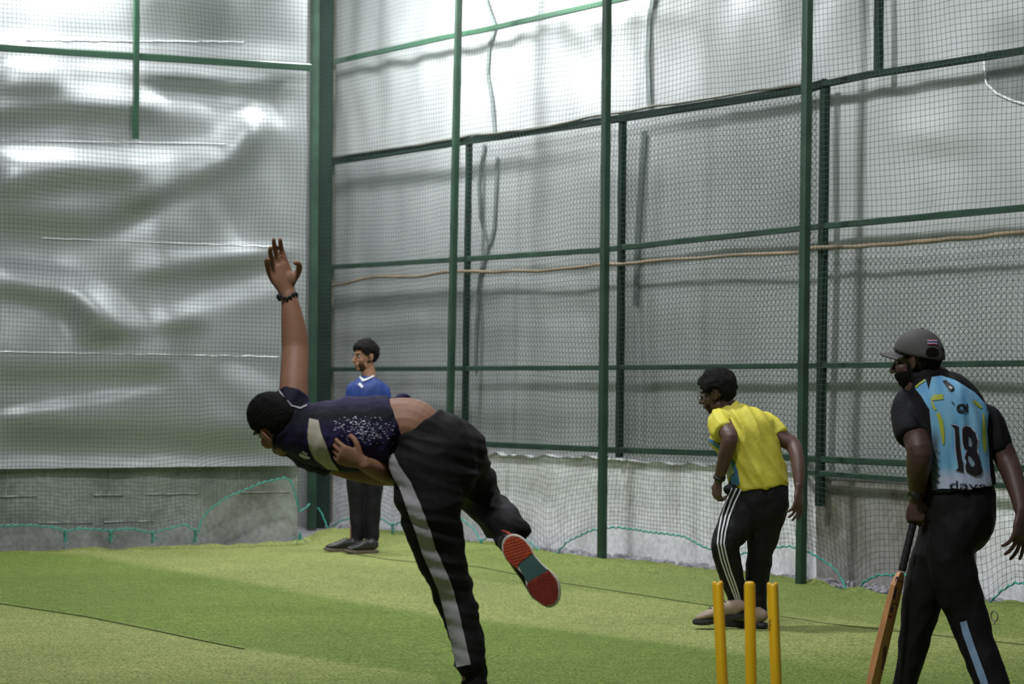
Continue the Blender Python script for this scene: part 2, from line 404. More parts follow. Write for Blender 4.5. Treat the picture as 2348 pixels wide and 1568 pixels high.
def back_sheet():
    nu, nv = 130, 220; t0, t1 = -6.2, .02; z0, z1 = .665, 5.8
    H = [[0]*(nv+1) for _ in range(nu+1)]
    for i in range(nu+1):
        t = lerp(t0, t1, i/nu); acc = 0; col = [0]
        for j in range(nv):
            z = lerp(z0, z1, (j+.5)/nv); p = BW0+BD*t; x, y = pix((p.x, p.y, z))
            b = bright(max(x, -40), y) if x > -160 and y > -60 else .5*noise.noise(Vector((t*.8, z*3, 5)))
            b += .35*noise.noise(Vector((t*1.1, z*3.5, 1)))
            fade = max(0, min(1, (t1-t)/.5)); b *= fade
            acc = acc*.962-.55*b*(z1-z0)/nv; col.append(acc)
        mean = sum(col)/len(col)
        for j in range(nv+1): H[i][j] = col[j]-mean
    for _ in range(4):
        H = [[(H[max(i-1, 0)][j]+2*H[i][j]+H[min(i+1, nu)][j])/4 for j in range(nv+1)] for i in range(nu+1)]
    mb = MB()
    def fn(i, j):
        a = (H[max(i-1, 0)][j]+2*H[i][j]+H[min(i+1, nu)][j])/4
        p = BW0+BD*lerp(t0, t1, i/nu)-BN*max(.012, .13+a)
        return Vector((p.x, p.y, lerp(z0, z1, j/nv)))
    mb.grid(nu, nv, fn)
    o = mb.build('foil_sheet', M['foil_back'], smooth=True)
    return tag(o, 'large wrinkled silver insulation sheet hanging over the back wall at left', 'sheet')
bs = back_sheet()
def sheet_bvh(o):
    bm = bmesh.new(); bm.from_mesh(o.data); bm.transform(o.matrix_world); t = BVHTree.FromBMesh(bm); bm.free(); return t
bvb = sheet_bvh(bs)
def on_sheet(px, py, bv, off=.006):
    d = ray(px, py); h = bv.ray_cast(CO, d)
    return h[0]+(-d)*off if h[0] else bp_(px, py, .1)
for y0, y1, xa, xb, lab in ((92, 96, 60, 560, 'highest on the sheet'), (322, 330, 0, 520, 'below the hanging green bar'), (546, 566, 95, 640, 'at mid height of the sheet'), (806, 818, -20, 640, 'left of the bowling arm elbow')):
    s = MB(); pts = [on_sheet(lerp(xa, xb, k/60), lerp(y0, y1, k/60)+2*noise.noise(Vector((k*.4, y0, 0))), bvb) for k in range(61)]
    s.tube(pts, lambda i: .004+.003*abs(noise.noise(Vector((i*.5, y0, 3)))), 5)
    s.build('overlap_seam', M['foil_white'], bs, smooth=True)['label'] = 'pale overlap line '+lab

def right_sheet():
    nu, nv = 260, 150; t0, t1 = tR(742), 6.5; z1 = 6.0
    mb = MB()
    def fn(i, j):
        t = lerp(t0, t1, i/nu); zb = (poly(hR, t) if t < tR(1872) else poly(hD, t))-.03
        z = lerp(zb, z1, j/nv); p = RW0+DIR*t; x, y = pix((p.x, p.y, z))
        h = .03*noise.noise(Vector((t*.9, z*.7, 2)))+.012*noise.noise(Vector((t*3.2, z*1.4, 4)))
        if z > 3.2: h += .05*noise.noise(Vector((t*2.6, z*1.1, 9)))*min(1, (z-3.2))
        for cx, cy, wx, wy, a in ((1330, 60, 110, 80, .10), (2140, 330, 90, 45, .07), (2300, 60, 80, 70, .09), (900, 250, 120, 120, .04), (1250, 700, 200, 40, .03), (900, 690, 140, 18, .035)):
            g = math.exp(-((x-cx)/wx)**2-((y-cy)/wy)**2); h += a*g*(-(y-cy)/wy*.6+.3)
        if 1150 < x < 1480 and y < 220: h += .018*math.sin((x-1300)*.09+3*noise.noise(Vector((x*.01, y*.01, 0))))*max(0, 1-y/220)
        p = p+NRM*(.06-h) ; return Vector((p.x, p.y, z))
    mb.grid(nu, nv, fn)
    return tag(mb.build('foil_sheet', M['foil'], smooth=True), 'tall silver insulation sheet hanging behind the green frame on the right wall', 'sheet')
rs = right_sheet(); bvr = sheet_bvh(rs)
def rsheet(px, py, off=.01):
    d = ray(px, py); h = bvr.ray_cast(CO, d)
    return h[0]-d*off if h[0] else rp(px, py)
# torn hole, top right; rim coloured white for the highlight on its edge
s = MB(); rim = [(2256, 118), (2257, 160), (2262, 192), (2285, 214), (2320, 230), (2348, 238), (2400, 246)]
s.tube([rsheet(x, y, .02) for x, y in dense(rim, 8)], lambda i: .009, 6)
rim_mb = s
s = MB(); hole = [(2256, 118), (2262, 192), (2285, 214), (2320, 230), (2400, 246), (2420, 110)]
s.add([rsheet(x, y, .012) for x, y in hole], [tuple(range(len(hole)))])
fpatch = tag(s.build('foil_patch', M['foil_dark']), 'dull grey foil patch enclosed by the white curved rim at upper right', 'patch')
rim_mb.build('rim', M['foil_white'], fpatch, smooth=True)['label'] = 'thin white curved rim in place of an edge highlight'
# grey strips drawn for shadowy silhouettes behind the translucent sheet
for pts, w, lab in (([(1105, -30), (1125, 30), (1136, 60), (1122, 110), (1119, 170), (1130, 240), (1135, 310)], .05, 'wavy grey strap showing through the sheet between the two tall green posts near the top'),
                    ([(1112, 330), (1098, 420), (1103, 500), (1120, 560), (1100, 640), (1092, 760), (1090, 850)], .045, 'long grey strap showing through just right of the second back post'),
                    ([(1142, 360), (1138, 440), (1134, 520), (1124, 560)], .045, 'short grey strap beside the long strap behind the mesh'),
                    ([(1502, -30), (1490, 40), (1485, 130), (1490, 250)], .06, 'faint grey strap showing through at top centre right of the post'),
                    ([(1478, 300), (1470, 420), (1462, 560), (1458, 700)], .07, 'faint wide grey strap right of the third back post')):
    s = MB(); pp = dense(pts, 5); L = [rsheet(x, y, .03) for x, y in pp]
    vs = []
    for p in L: vs += [p-DIR*w/2-NRM*.008, p+DIR*w/2-NRM*.008, p+DIR*w/2, p-DIR*w/2]
    fs = []
    for i in range(len(L)-1):
        for k in range(4): fs.append((i*4+k, i*4+(k+1) % 4, (i+1)*4+(k+1) % 4, (i+1)*4+k))
    s.add(vs, fs+[(0, 1, 2, 3), tuple(len(vs)-4+k for k in (3, 2, 1, 0))])
    tag(s.build('sheet_silhouette', M['silhouette'], smooth=False), lab, 'silhouette', 'silhouettes showing through the right sheet')
# ================================================================ steel frame, cage, nets
ZUP = Vector((0, 0, 1))
def vpost(name, base, top, w, m, lab, grp, cat='post', foot=False, d=DIR):
    root = None
    s = MB(); s.bar(base, top, w, w, up=d)
    o = s.build(name, m)
    tag(o, lab, cat, grp)
    return o
# front cage posts (60 mm square tube)
for px_t, px_b, yb, lab, m in ((1052, 1026, 1243, 'green cage post behind the bowler, first of the tall free standing ones', 'post'),
                            (1392, 1380, 1285, 'green cage post between the bowler and the yellow shirted man', 'post'),
                            (1852, 1836, 1340, 'green cage post right behind the yellow shirted man', 'post')):
    b = G(px_b, yb, 0.0); b = cp(px_b, yb); b.z = -.04
    t = cp(px_t, 0); k = 5.8/t.z; top = Vector((lerp(b.x, t.x, k), lerp(b.y, t.y, k), 5.8))
    vpost('cage_post', b, top, .062 if px_b != 1026 else .056, M[m], lab, 'tall front cage posts')
# corner posts
for px_, off, w, lab in ((718, 0.0, .075, 'slim green corner post at the right end of the back sheet'), (737, .25, .16, 'wide dark green corner post behind the bowling arm'), (762, .5, .03, 'thin rusty corner upright beside the wide dark post')):
    t = cp(px_, 700, off)
    vpost('corner_post', Vector((t.x, t.y, -.04)), Vector((t.x-.0*5, t.y, 5.8)), w, M['post_dark'] if w > .1 else (M['post'] if w > .05 else M['rust']), lab, 'posts in the far corner')
# back posts against the wall
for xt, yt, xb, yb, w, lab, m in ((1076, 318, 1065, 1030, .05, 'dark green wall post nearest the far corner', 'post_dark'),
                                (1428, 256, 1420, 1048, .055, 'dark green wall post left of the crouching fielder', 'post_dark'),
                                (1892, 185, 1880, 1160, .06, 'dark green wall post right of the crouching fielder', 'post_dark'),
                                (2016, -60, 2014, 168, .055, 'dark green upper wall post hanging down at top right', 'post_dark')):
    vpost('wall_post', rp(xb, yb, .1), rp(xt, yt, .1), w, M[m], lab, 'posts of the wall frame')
def rail(name, pts, h, off, m, lab, grp, w=.04, fn=rp, cat='rail'):
    P3 = [fn(x, y, off) for x, y in pts]
    if pts[-1][0] == 2420: P3[-1] = P3[-1]+(P3[-1]-P3[-2]).normalized()*1.4
    if pts[0][0] == -60: P3[0] = P3[0]+(P3[0]-P3[1]).normalized()*1.5
    s = MB()
    for a, b in zip(P3, P3[1:]): s.bar(a, b, w, h)
    return tag(s.build(name, m), lab, cat, grp)
def thick(px, x, off=.1, fn=rp):   # metres for a thickness in px at column x
    return px/FPX*fn(x, 800, off).y
rail('wall_rail', [(770, 141), (1030, 84), (1100, 71), (1390, 6), (1500, -18)], thick(12, 1100), .12, M['post_lit'], 'topmost green wall rail crossing left of the top glare', 'rails of the wall frame')
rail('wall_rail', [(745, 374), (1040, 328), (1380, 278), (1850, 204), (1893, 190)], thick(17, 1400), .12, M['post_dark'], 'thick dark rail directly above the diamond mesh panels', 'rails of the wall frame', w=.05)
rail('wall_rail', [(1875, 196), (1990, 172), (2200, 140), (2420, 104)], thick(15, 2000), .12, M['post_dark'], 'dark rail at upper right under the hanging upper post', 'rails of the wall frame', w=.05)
rail('wall_rail', [(745, 613), (1040, 596), (1370, 574), (1840, 523), (2420, 470)], thick(13, 1500), .10, M['post'], 'green rail running just above the bamboo pole', 'rails of the wall frame')
rail('wall_rail', [(745, 847), (1370, 843), (1880, 838), (2420, 832)], thick(12, 1500), .10, M['post'], 'level green rail behind the heads of the fielders', 'rails of the wall frame')
rail('wall_rail', [(1060, 1016), (1370, 1030), (1640, 1039), (1890, 1053), (2420, 1078)], thick(14, 1500), .10, M['post'], 'green rail just above the white plastered wall', 'rails of the wall frame')
rail('wall_rail', [(1840, 1082), (2070, 1098), (2420, 1120)], thick(12, 2000), .11, M['post'], 'lowest green rail on top of the stained concrete wall', 'rails of the wall frame')
rail('wall_rail', [(745, 1000), (1060, 1015)], thick(12, 900), .10, M['post'], 'green rail end hidden behind the bowler', 'rails of the wall frame')
# old conduit on top of the thick rail
def wobble_tube(name, pts, r, off, m, lab, cat, grp, amp=2.0, fn=rp, n=8):
    pp = dense(pts, n); s = MB()
    s.tube([fn(x, y+amp*noise.noise(Vector((x*.013, r*100, 0))), off) for x, y in pp], lambda i: r*(1+.25*noise.noise(Vector((i*.6, 1, r)))), 7)
    return tag(s.build(name, m, smooth=True), lab, cat, grp)
wobble_tube('conduit', [(745, 364), (1040, 320), (1080, 311), (1200, 300), (1390, 262), (1840, 192)], .011, .16, M['rust'], 'rusty thin conduit lying along the thick dark rail', 'conduit', None, amp=5)
wobble_tube('bamboo_pole', [(735, 660), (860, 640), (1040, 628), (1150, 622), (1370, 606)], .015, .17, M['bamboo'], 'brown bamboo pole left of the tallest middle post', 'pole', 'bamboo poles tied along the wall', amp=8)
wobble_tube('bamboo_pole', [(1370, 607), (1600, 592), (1838, 575)], .014, .17, M['bamboo'], 'brown bamboo pole between the two right cage posts', 'pole', 'bamboo poles tied along the wall', amp=5)
wobble_tube('bamboo_pole', [(1838, 566), (1900, 568), (2000, 562), (2200, 545), (2420, 524)], .016, .17, M['bamboo'], 'brown bamboo pole at far right above the batter', 'pole', 'bamboo poles tied along the wall', amp=5)
wobble_tube('cord', [(748, 648), (742, 672), (734, 690)], .006, .3, M['bamboo'], 'loose pale cord end dangling from the bamboo pole at the corner', 'cord', None)
# bars on the back wall
rail('back_rail', [(-60, 106), (312, 130), (712, 155)], thick(16, 300, .3, bp_), .34, M['post_lit'], 'green rail crossing the top of the back sheet', None, fn=bp_)
vpost('back_post', bp_(311, 318, .36), bp_(313, -60, .36), .048, M['post_lit'], 'short green bar hanging down over the back sheet', None, cat='bar', d=BD)

# diamond mesh (chain link) on the wall frame
def chainlink(t0, t1, zt, zb, lab, off=.05, cw=.058, ch=.052, r=.0017):
    s = MB(); n = int((t1-t0)/(cw/2)); zmax = max(zt(t0), zt(t1)); zmin = min(zb(t0), zb(t1)); m = int((zmax-zmin)/(ch/2))
    base = RW0-NRM*off
    def seg(a, b):
        t = (b-a).normalized(); u = NRM*r*1.0; v = t.cross(NRM).normalized()*r
        s.add([a-v-u*.5, a+v-u*.5, a+u, b-v-u*.5, b+v-u*.5, b+u], [(0, 1, 4, 3), (1, 2, 5, 4), (2, 0, 3, 5)])
    for i in range(n):
        for j in range(m):
            ta, tb_ = t0+i*cw/2, t0+(i+1)*cw/2
            za, zb_ = (zmax-j*ch/2, zmax-(j+1)*ch/2) if (i+j) % 2 == 0 else (zmax-(j+1)*ch/2, zmax-j*ch/2)
            tm = (ta+tb_)/2; zm = (za+zb_)/2
            if zm > zt(tm) or zm < zb(tm): continue
            w = .012*noise.noise(Vector((tm*1.3, zm*1.3, 3)))
            a = base+DIR*ta-NRM*w; b = base+DIR*tb_-NRM*w
            seg(Vector((a.x, a.y, za+w)), Vector((b.x, b.y, zb_+w)))
    return tag(s.build('chain_link_mesh', M['wire']), lab, 'mesh', 'diamond wire mesh panels of the wall frame')
def zl(pts): return [(tR(x), rp(x, y).z) for x, y in pts]
top1 = zl([(745, 380), (1040, 334), (1380, 284), (1893, 200)]); bot1 = zl([(745, 1030), (1110, 1036), (1636, 1060), (1890, 1080)])
top2 = zl([(1893, 568), (2200, 548), (2420, 528)]); bot2 = zl([(1893, 1085), (2420, 1112)])
chainlink(tR(770), tR(1068), lambda t: poly(top1, t), lambda t: poly(bot1, t), 'diamond wire mesh in the bays nearest the far corner', r=.0010)
chainlink(tR(1074), tR(1420), lambda t: poly(top1, t), lambda t: poly(bot1, t), 'diamond wire mesh across the grey silhouettes', r=.0013)
chainlink(tR(1428), tR(1884), lambda t: poly(top1, t), lambda t: poly(bot1, t), 'diamond wire mesh behind the yellow shirted man')
chainlink(tR(1894), 6.2, lambda t: poly(top2, t), lambda t: poly(bot2, t), 'diamond wire mesh behind the batter, below the bamboo pole')

# knotted nets with a scalloped hem
def net(p0, d, n, t0, t1, ztop, hem, cw, ch, r, amp, lab, name='net'):
    nu = int((t1-t0)/cw); root = empty('practice_net', p0+d*t0)
    zlow = .12; nv = int((ztop-zlow)/ch)
    def pt(i, j):
        t = t0+(t1-t0)*i/nu; hb = poly(hem, t); z = zlow+(ztop-zlow)*j/nv
        k = math.exp(-((z-zlow)/.42)); z = z+(hb-zlow)*k
        s_ = amp*noise.noise(Vector((t*.55, z*.5, 2)))+amp*.35*noise.noise(Vector((t*1.9, z*1.4, 7)))
        z += .35*amp*noise.noise(Vector((t*1.2, z*.8, 11))); tt = t+.35*amp*noise.noise(Vector((t*.9, z*1.3, 15)))
        p = p0+d*tt-n*s_; return Vector((p.x, p.y, z))
    Pn = [[pt(i, j) for j in range(nv+1)] for i in range(nu+1)]
    s = MB()
    u = n*r
    def strand(L, side):
        b = len(s.v); v = side*r
        for p in L: s.v += [tuple(p-v-u*.5), tuple(p+v-u*.5), tuple(p+u)]
        for i in range(len(L)-1):
            for k in range(3):
                s.f.append((b+i*3+k, b+i*3+(k+1) % 3, b+i*3+3+(k+1) % 3, b+i*3+3+k)); s.m.append(0)
    for i in range(nu+1): strand(Pn[i], d)
    for j in range(nv+1): strand([Pn[i][j] for i in range(nu+1)], ZUP)
    s.build('netting', M['netting'], root)
    h = MB(); L = []
    for i in range(nu*2+1):
        t = i/2; a = int(min(t, nu-1)); f = t-a
        p = Pn[a][0].lerp(Pn[a+1][0], f)
        L.append(p-n*.006+ZUP*(.006*math.sin(i*1.9)))
    h.tube(L, lambda i: .0065+.0018*math.sin(i*1.9), 6)
    h.build('hem_rope', M['rope'], root, smooth=True)
    return tag(root, lab, 'net')
def tC(px, py, off): return (cp(px, py, off)-CG0).dot(DIR)
NO = .07
HEMR = [(715, 1158), (735, 1168), (760, 1222), (775, 1200), (830, 1184), (880, 1190), (900, 1205), (960, 1180), (1030, 1178), (1063, 1190), (1088, 1212), (1105, 1243), (1122, 1232), (1150, 1212),
        (1175, 1212), (1205, 1232), (1231, 1248), (1262, 1284), (1280, 1274), (1312, 1241), (1361, 1219), (1409, 1211), (1458, 1214), (1522, 1225), (1571, 1235), (1620, 1258), (1690, 1275), (1765, 1263),
        (1809, 1254), (1847, 1259), (1877, 1272), (1908, 1290), (1929, 1313), (1952, 1371), (1960, 1366), (1987, 1333), (2018, 1317), (2056, 1314), (2084, 1315), (2150, 1335), (2200, 1360), (2235, 1400), (2258, 1392), (2286, 1366), (2324, 1343), (2348, 1341), (2420, 1350)]
hemR = [(tC(x, y, NO), cp(x, y, NO).z) for x, y in HEMR]
net(CG0+NRM*NO, DIR, NRM, tC(722, 1158, NO), tC(2420, 1350, NO)+1.3, 5.6, hemR, .048, .040, .0014, .10, 'dark green practice net hanging along the right side of the cage')
BO = .42
HEML = [(-80, 1210), (0, 1208), (60, 1206), (120, 1210), (150, 1219), (180, 1213), (250, 1217), (300, 1210), (348, 1219), (380, 1212), (425, 1202), (445, 1216), (452, 1222), (458, 1200), (480, 1172), (520, 1142), (600, 1108), (655, 1098), (668, 1103), (678, 1130), (688, 1178), (700, 1170), (714, 1160)]
def bpn(x, y): return bp_(x, y, BO)
hemL = [((bpn(x, y)-BW0).dot(BD), bpn(x, y).z) for x, y in HEML]
net(BW0-BN*BO, BD, BN, hemL[0][0]-1.4, hemL[-1][0], 5.6, hemL, .036, .036, .0014, .10, 'dark green practice net hanging in front of the back sheet')
# ties that pull the hem down, frayed tails and peg rings
def tie(px, py, fn, L, lab, fray=5, m='rope', ring=False):
    a = fn(px, py); root = empty('net_tie', (a.x, a.y, max(a.z-L, 0)))
    s = MB(); n = 6; rr = random.Random(int(px))
    for k in range(3):
        s.tube([a+Vector((.012*math.sin(i*1.5+k*2), .012*math.cos(i*1.5+k*2), -L*i/n)) for i in range(n+1)], .0045, 5)
    s.build('cord', M[m], root, smooth=True)
    s = MB(); b = a-ZUP*L*.55
    for k in range(fray):
        dx = Vector((rr.uniform(-1, 1), rr.uniform(-.5, .5), rr.uniform(-1, .3))).normalized()*rr.uniform(.05, .12)
        s.tube([b, b+dx*.5+ZUP*.01, b+dx-ZUP*.01], .003, 4)
    for v in range(len(s.v)):
        if s.v[v][2] < .004: s.v[v] = (s.v[v][0], s.v[v][1], .004+rr.uniform(0, .004))
    s.build('frayed_end', M[m], root, smooth=True)
    if ring:
        s = MB(); c = Vector((a.x, a.y, max(a.z-L, .03)))
        s.tube([c+DIR*.028*math.cos(w*math.pi/8)+ZUP*.028*math.sin(w*math.pi/8) for w in range(16)], .004, 6, closed=True)
        s.build('peg_ring', M['rust'], root, smooth=True)
    return tag(root, lab, 'tie', 'turquoise ties of the net hems')
fR = lambda x, y: cp(x, y, NO-.02)
fL = lambda x, y: bp_(x, y, BO+.02)
for px_, py_, L, lab in ((150, 1214, .10, 'first turquoise net tie from the left end of the back wall'), (253, 1214, .11, 'second turquoise net tie from the left, on the back wall'),
                         (350, 1217, .10, 'third turquoise net tie from the left, on the back wall'), (448, 1216, .10, 'turquoise net tie where the big hem arch starts'),
                         (688, 1222, .06, 'turquoise tie bundle at the right foot of the back wall')):
    tie(px_, py_, fL, L, lab, 3)
for px_, py_, L, lab, fr in ((762, 1212, .12, 'turquoise net tie left of the blue shirted man', 3), (900, 1198, .16, 'turquoise net tie right of the blue shirted man', 4),
                             (1104, 1236, .17, 'turquoise net tie between the bowler and his raised shoe', 4), (1264, 1284, .06, 'turquoise knot of net hem just right of the raised shoe', 6),
                             (1952, 1366, .10, 'frayed turquoise net tie on the turf left of the bat', 22)):
    tie(px_, py_, fR, L, lab, fr, ring=(px_ > 1900))
rg = G(2280, 1430); s = MB(); s.tube([rg+ZUP*.045+DIR*.03*math.cos(w*math.pi/8)+ZUP*.03*math.sin(w*math.pi/8) for w in range(16)], .0045, 6, closed=True)
s.tube([rg+ZUP*-.02, rg+ZUP*.017], .005, 6)
tag(s.build('peg_ring', M['rust'], smooth=True), 'small bare metal peg ring in the turf right of the batter', 'ring')
# ================================================================ people tools
M['skin'] = mat('brown_skin', (0.26, 0.128, 0.075), .55, spec=.35, var=.12, vscale=14, bump=.08, bscale=180, sss=.12)
M['skin_dark'] = mat('dark_brown_skin', (0.080, 0.042, 0.033), .5, spec=.4, var=.12, vscale=14, bump=.08, bscale=180, sss=.08)
M['palm'] = mat('pinkish_skin', (0.42, 0.20, 0.17), .55, spec=.35, var=.15, vscale=20, sss=.1)
M['hair'] = mat('black_hair', (0.007, 0.006, 0.0055), .8, spec=.12, bump=.9, bscale=120)
M['stubble'] = mat('dark_stubble', (0.035, 0.019, 0.013), .8, spec=.1, var=.4, vscale=120)
M['eye'] = mat('eye_white', (0.3, 0.28, 0.26), .3)
M['iris'] = mat('dark_iris', (0.01, 0.006, 0.004), .15)
M['black'] = mat('black_fabric', (0.008, 0.0075, 0.009), .75, spec=.22, var=.25, vscale=6, bump=.25, bscale=45)
M['trackblack'] = mat('charcoal_track_fabric', (0.010, 0.0085, 0.0095), .75, spec=.2, var=.2, vscale=5, bump=.2, bscale=40)
M['greyband'] = mat('light_grey_fabric', (0.36, 0.34, 0.36), .7, var=.1)
M['stripe'] = mat('white_stripe_fabric', (0.55, 0.54, 0.55), .7)
M['blueband'] = mat('pale_blue_fabric', (0.26, 0.36, 0.56), .7)
M['print'] = mat('printed_jersey', (1, 1, 1), .75, spec=.25, attr='Col', bump=.1, bscale=60)
M['yellow'] = mat('yellow_jersey', (0.52, 0.455, 0.045), .65, var=.06, vscale=4, bump=.12, bscale=30)
M['decal_black'] = mat('black_print', (0.014, 0.011, 0.016), .5)
M['decal_white'] = mat('white_print', (0.60, 0.58, 0.66), .5)
M['decal_red'] = mat('red_print', (0.42, 0.03, 0.05), .5)
M['decal_navy'] = mat('navy_print', (0.02, 0.03, 0.16), .5)
M['rubber'] = mat('black_rubber', (0.012, 0.012, 0.013), .5)
M['tan'] = mat('beige_leather', (0.26, 0.19, 0.13), .6, var=.15, vscale=15)
M['shoe_dark'] = mat('dark_grey_shoe', (0.016, 0.015, 0.014), .45, spec=.45)
M['shoe_sole'] = mat('brown_sole', (0.10, 0.075, 0.055), .7)
M['outsole'] = mat('orange_red_rubber', (0.40, 0.055, 0.022), .55, var=.3, vscale=14)
M['studs'] = mat('orange_stud', (0.62, 0.13, 0.055), .45, var=.2, vscale=30)
M['outsole_dark'] = mat('dark_red_rubber', (0.24, 0.030, 0.018), .6, var=.35, vscale=30, bump=.5, bscale=100)
M['teal'] = mat('teal_arch', (0.055, 0.115, 0.115), .6, var=.15)
M['midsole'] = mat('white_midsole', (0.60, 0.55, 0.46), .6)
M['glass'] = mat('spectacle_frame', (0.02, 0.02, 0.02), .3)
M['cap'] = mat('grey_cap_fabric', (0.075, 0.068, 0.066), .8, var=.15, vscale=20)

def cat_rom(L, sub):
    out = []
    for i in range(len(L)-1):
        p0, p1, p2, p3 = L[max(i-1, 0)], L[i], L[i+1], L[min(i+2, len(L)-1)]
        for k in range(sub):
            t = k/sub
            out.append([0.5*((2*b)+(-a+c)*t+(2*a-5*b+4*c-d)*t*t+(-a+3*b-3*c+d)*t**3) for a, b, c, d in zip(p0, p1, p2, p3)])
    out.append(list(L[-1])); return out
def loft(mb, st, side=(0, 1, 0), n=20, sub=4, caps=(1, 1), ex=2.0):
    """st: (pos, r_side, r_other).  Closed tapered limb through the stations."""
    L = cat_rom([[*s[0], s[1], s[2] if len(s) > 2 else s[1]] for s in st], sub)
    pts = [Vector(q[:3]) for q in L]; m = len(L); side = Vector(side); rings = []
    def fr(i):
        t = (pts[min(i+1, m-1)]-pts[max(i-1, 0)]).normalized()
        a = side - t*side.dot(t)
        a = a.normalized() if a.length > 1e-4 else t.orthogonal().normalized()
        return t, a, t.cross(a)
    def ring(c, a, b, ra, rb):
        o = []
        for k in range(n):
            w = 2*math.pi*k/n; cs, sn = math.cos(w), math.sin(w)
            cs = math.copysign(abs(cs)**(2/ex), cs); sn = math.copysign(abs(sn)**(2/ex), sn)
            o.append(c+a*ra*cs+b*rb*sn)
        return o
    t, a, b = fr(0); ra, rb = L[0][3:5]; r = min(ra, rb)*caps[0]
    if caps[0]:
        for w in (80, 55, 28): rings.append(ring(pts[0]-t*r*math.sin(math.radians(w)), a, b, ra*math.cos(math.radians(w)), rb*math.cos(math.radians(w))))
    for i in range(m):
        t, a, b = fr(i); rings.append(ring(pts[i], a, b, L[i][3], L[i][4]))
    t, a, b = fr(m-1); ra, rb = L[-1][3:5]; r = min(ra, rb)*caps[1]
    if caps[1]:
        for w in (28, 55, 80): rings.append(ring(pts[-1]+t*r*math.sin(math.radians(w)), a, b, ra*math.cos(math.radians(w)), rb*math.cos(math.radians(w))))
    vs = [v for R in rings for v in R]; fs = []
    for i in range(len(rings)-1):
        for k in range(n): fs.append((i*n+k, i*n+(k+1) % n, (i+1)*n+(k+1) % n, (i+1)*n+k))
    fs += [tuple(range(n-1, -1, -1)), tuple((len(rings)-1)*n+k for k in range(n))]
    mb.add(vs, fs)
def ball(mb, c, r, R=None, n=14):
    R = R or Matrix.Identity(3); c = Vector(c); vs = []; fs = []; m = n//2+1
    for i in range(m+1):
        th = math.pi*i/m
        for k in range(n):
            w = 2*math.pi*k/n
            vs.append(c+R@Vector((r[0]*math.sin(th)*math.cos(w), r[1]*math.sin(th)*math.sin(w), r[2]*math.cos(th))))
    for i in range(m):
        for k in range(n): fs.append((i*n+k, i*n+(k+1) % n, (i+1)*n+(k+1) % n, (i+1)*n+k))
    mb.add(vs, fs)
def fuse(name, mb, voxel, mats, root, smooth=4, fac=.5, disp=None, color=None):
    """voxel union of the shapes, smoothed, as ONE continuous surface"""
    me = bpy.data.meshes.new('tmp'); me.from_pydata(mb.v, [], mb.f)
    bm = bmesh.new(); bm.from_mesh(me); bmesh.ops.remove_doubles(bm, verts=bm.verts, dist=1e-6)
    bmesh.ops.recalc_face_normals(bm, faces=bm.faces); bm.to_mesh(me); bm.free()
    o = bpy.data.objects.new('tmp', me); SC.collection.objects.link(o)
    r = o.modifiers.new('r', 'REMESH'); r.mode = 'VOXEL'; r.voxel_size = voxel; r.adaptivity = 0
    s = o.modifiers.new('s', 'SMOOTH'); s.factor = fac; s.iterations = smooth
    dg = bpy.context.evaluated_depsgraph_get(); dg.update()
    out = bpy.data.meshes.new_from_object(o.evaluated_get(dg)); bpy.data.objects.remove(o); bpy.data.meshes.remove(me)
    if disp:
        nr = [v.normal.copy() for v in out.vertices]
        for v, q in zip(out.vertices, nr): v.co = v.co + q*disp(v.co, q)
    out.name = name; out.materials.clear()
    for m in (mats if isinstance(mats, (list, tuple)) else [mats]): out.materials.append(m)
    out.polygons.foreach_set('use_smooth', [True]*len(out.polygons))
    if color:
        ca = out.color_attributes.new('Col', 'FLOAT_COLOR', 'POINT'); buf = []
        for v in out.vertices: buf += [*color(v.co), 1.0]
        ca.data.foreach_set('color', buf)
    out.update(); ob = bpy.data.objects.new(name, out); link(ob)
    ob['_bvh'] = 0
    del ob['_bvh']
    BV[ob.name] = BVHTree.FromPolygons([v.co for v in out.vertices], [tuple(p.vertices) for p in out.polygons])
    bvkey = ob.name
    child_of(ob, root)
    return ob, BV[bvkey]
BV = {}
def wr(scale, amp, stretch=(1, 1, 1), seed=0):
    s = Vector(stretch)
    def f(p, n):
        q = Vector((p.x*s.x, p.y*s.y, p.z*s.z))*scale
        a = noise.noise(q+Vector((seed, 0, 0))); b = noise.noise(q*2.1+Vector((0, seed, 5)))
        return amp*((1-abs(a)*2.2)*.7+b*.5)
    return f
def folds(along, across, fa, fx, amp, seed=0):
    A = Vector(along).normalized(); X = Vector(across).normalized()
    def f(p, n):
        w = .25*noise.noise(p*3+Vector((seed, 1, 1)))
        v = noise.noise(Vector((p.dot(A)*fa+w, p.dot(X)*fx+w*2, p.y*fa*.7+seed)))
        v2 = noise.noise(Vector((p.dot(A)*fa*1.9, p.dot(X)*fx*2.1, seed+9)))
        return amp*((.45-abs(v)*1.9)*.8+v2*.5)
    return f
def add_f(*fs): return lambda p, n: sum(f(p, n) for f in fs)

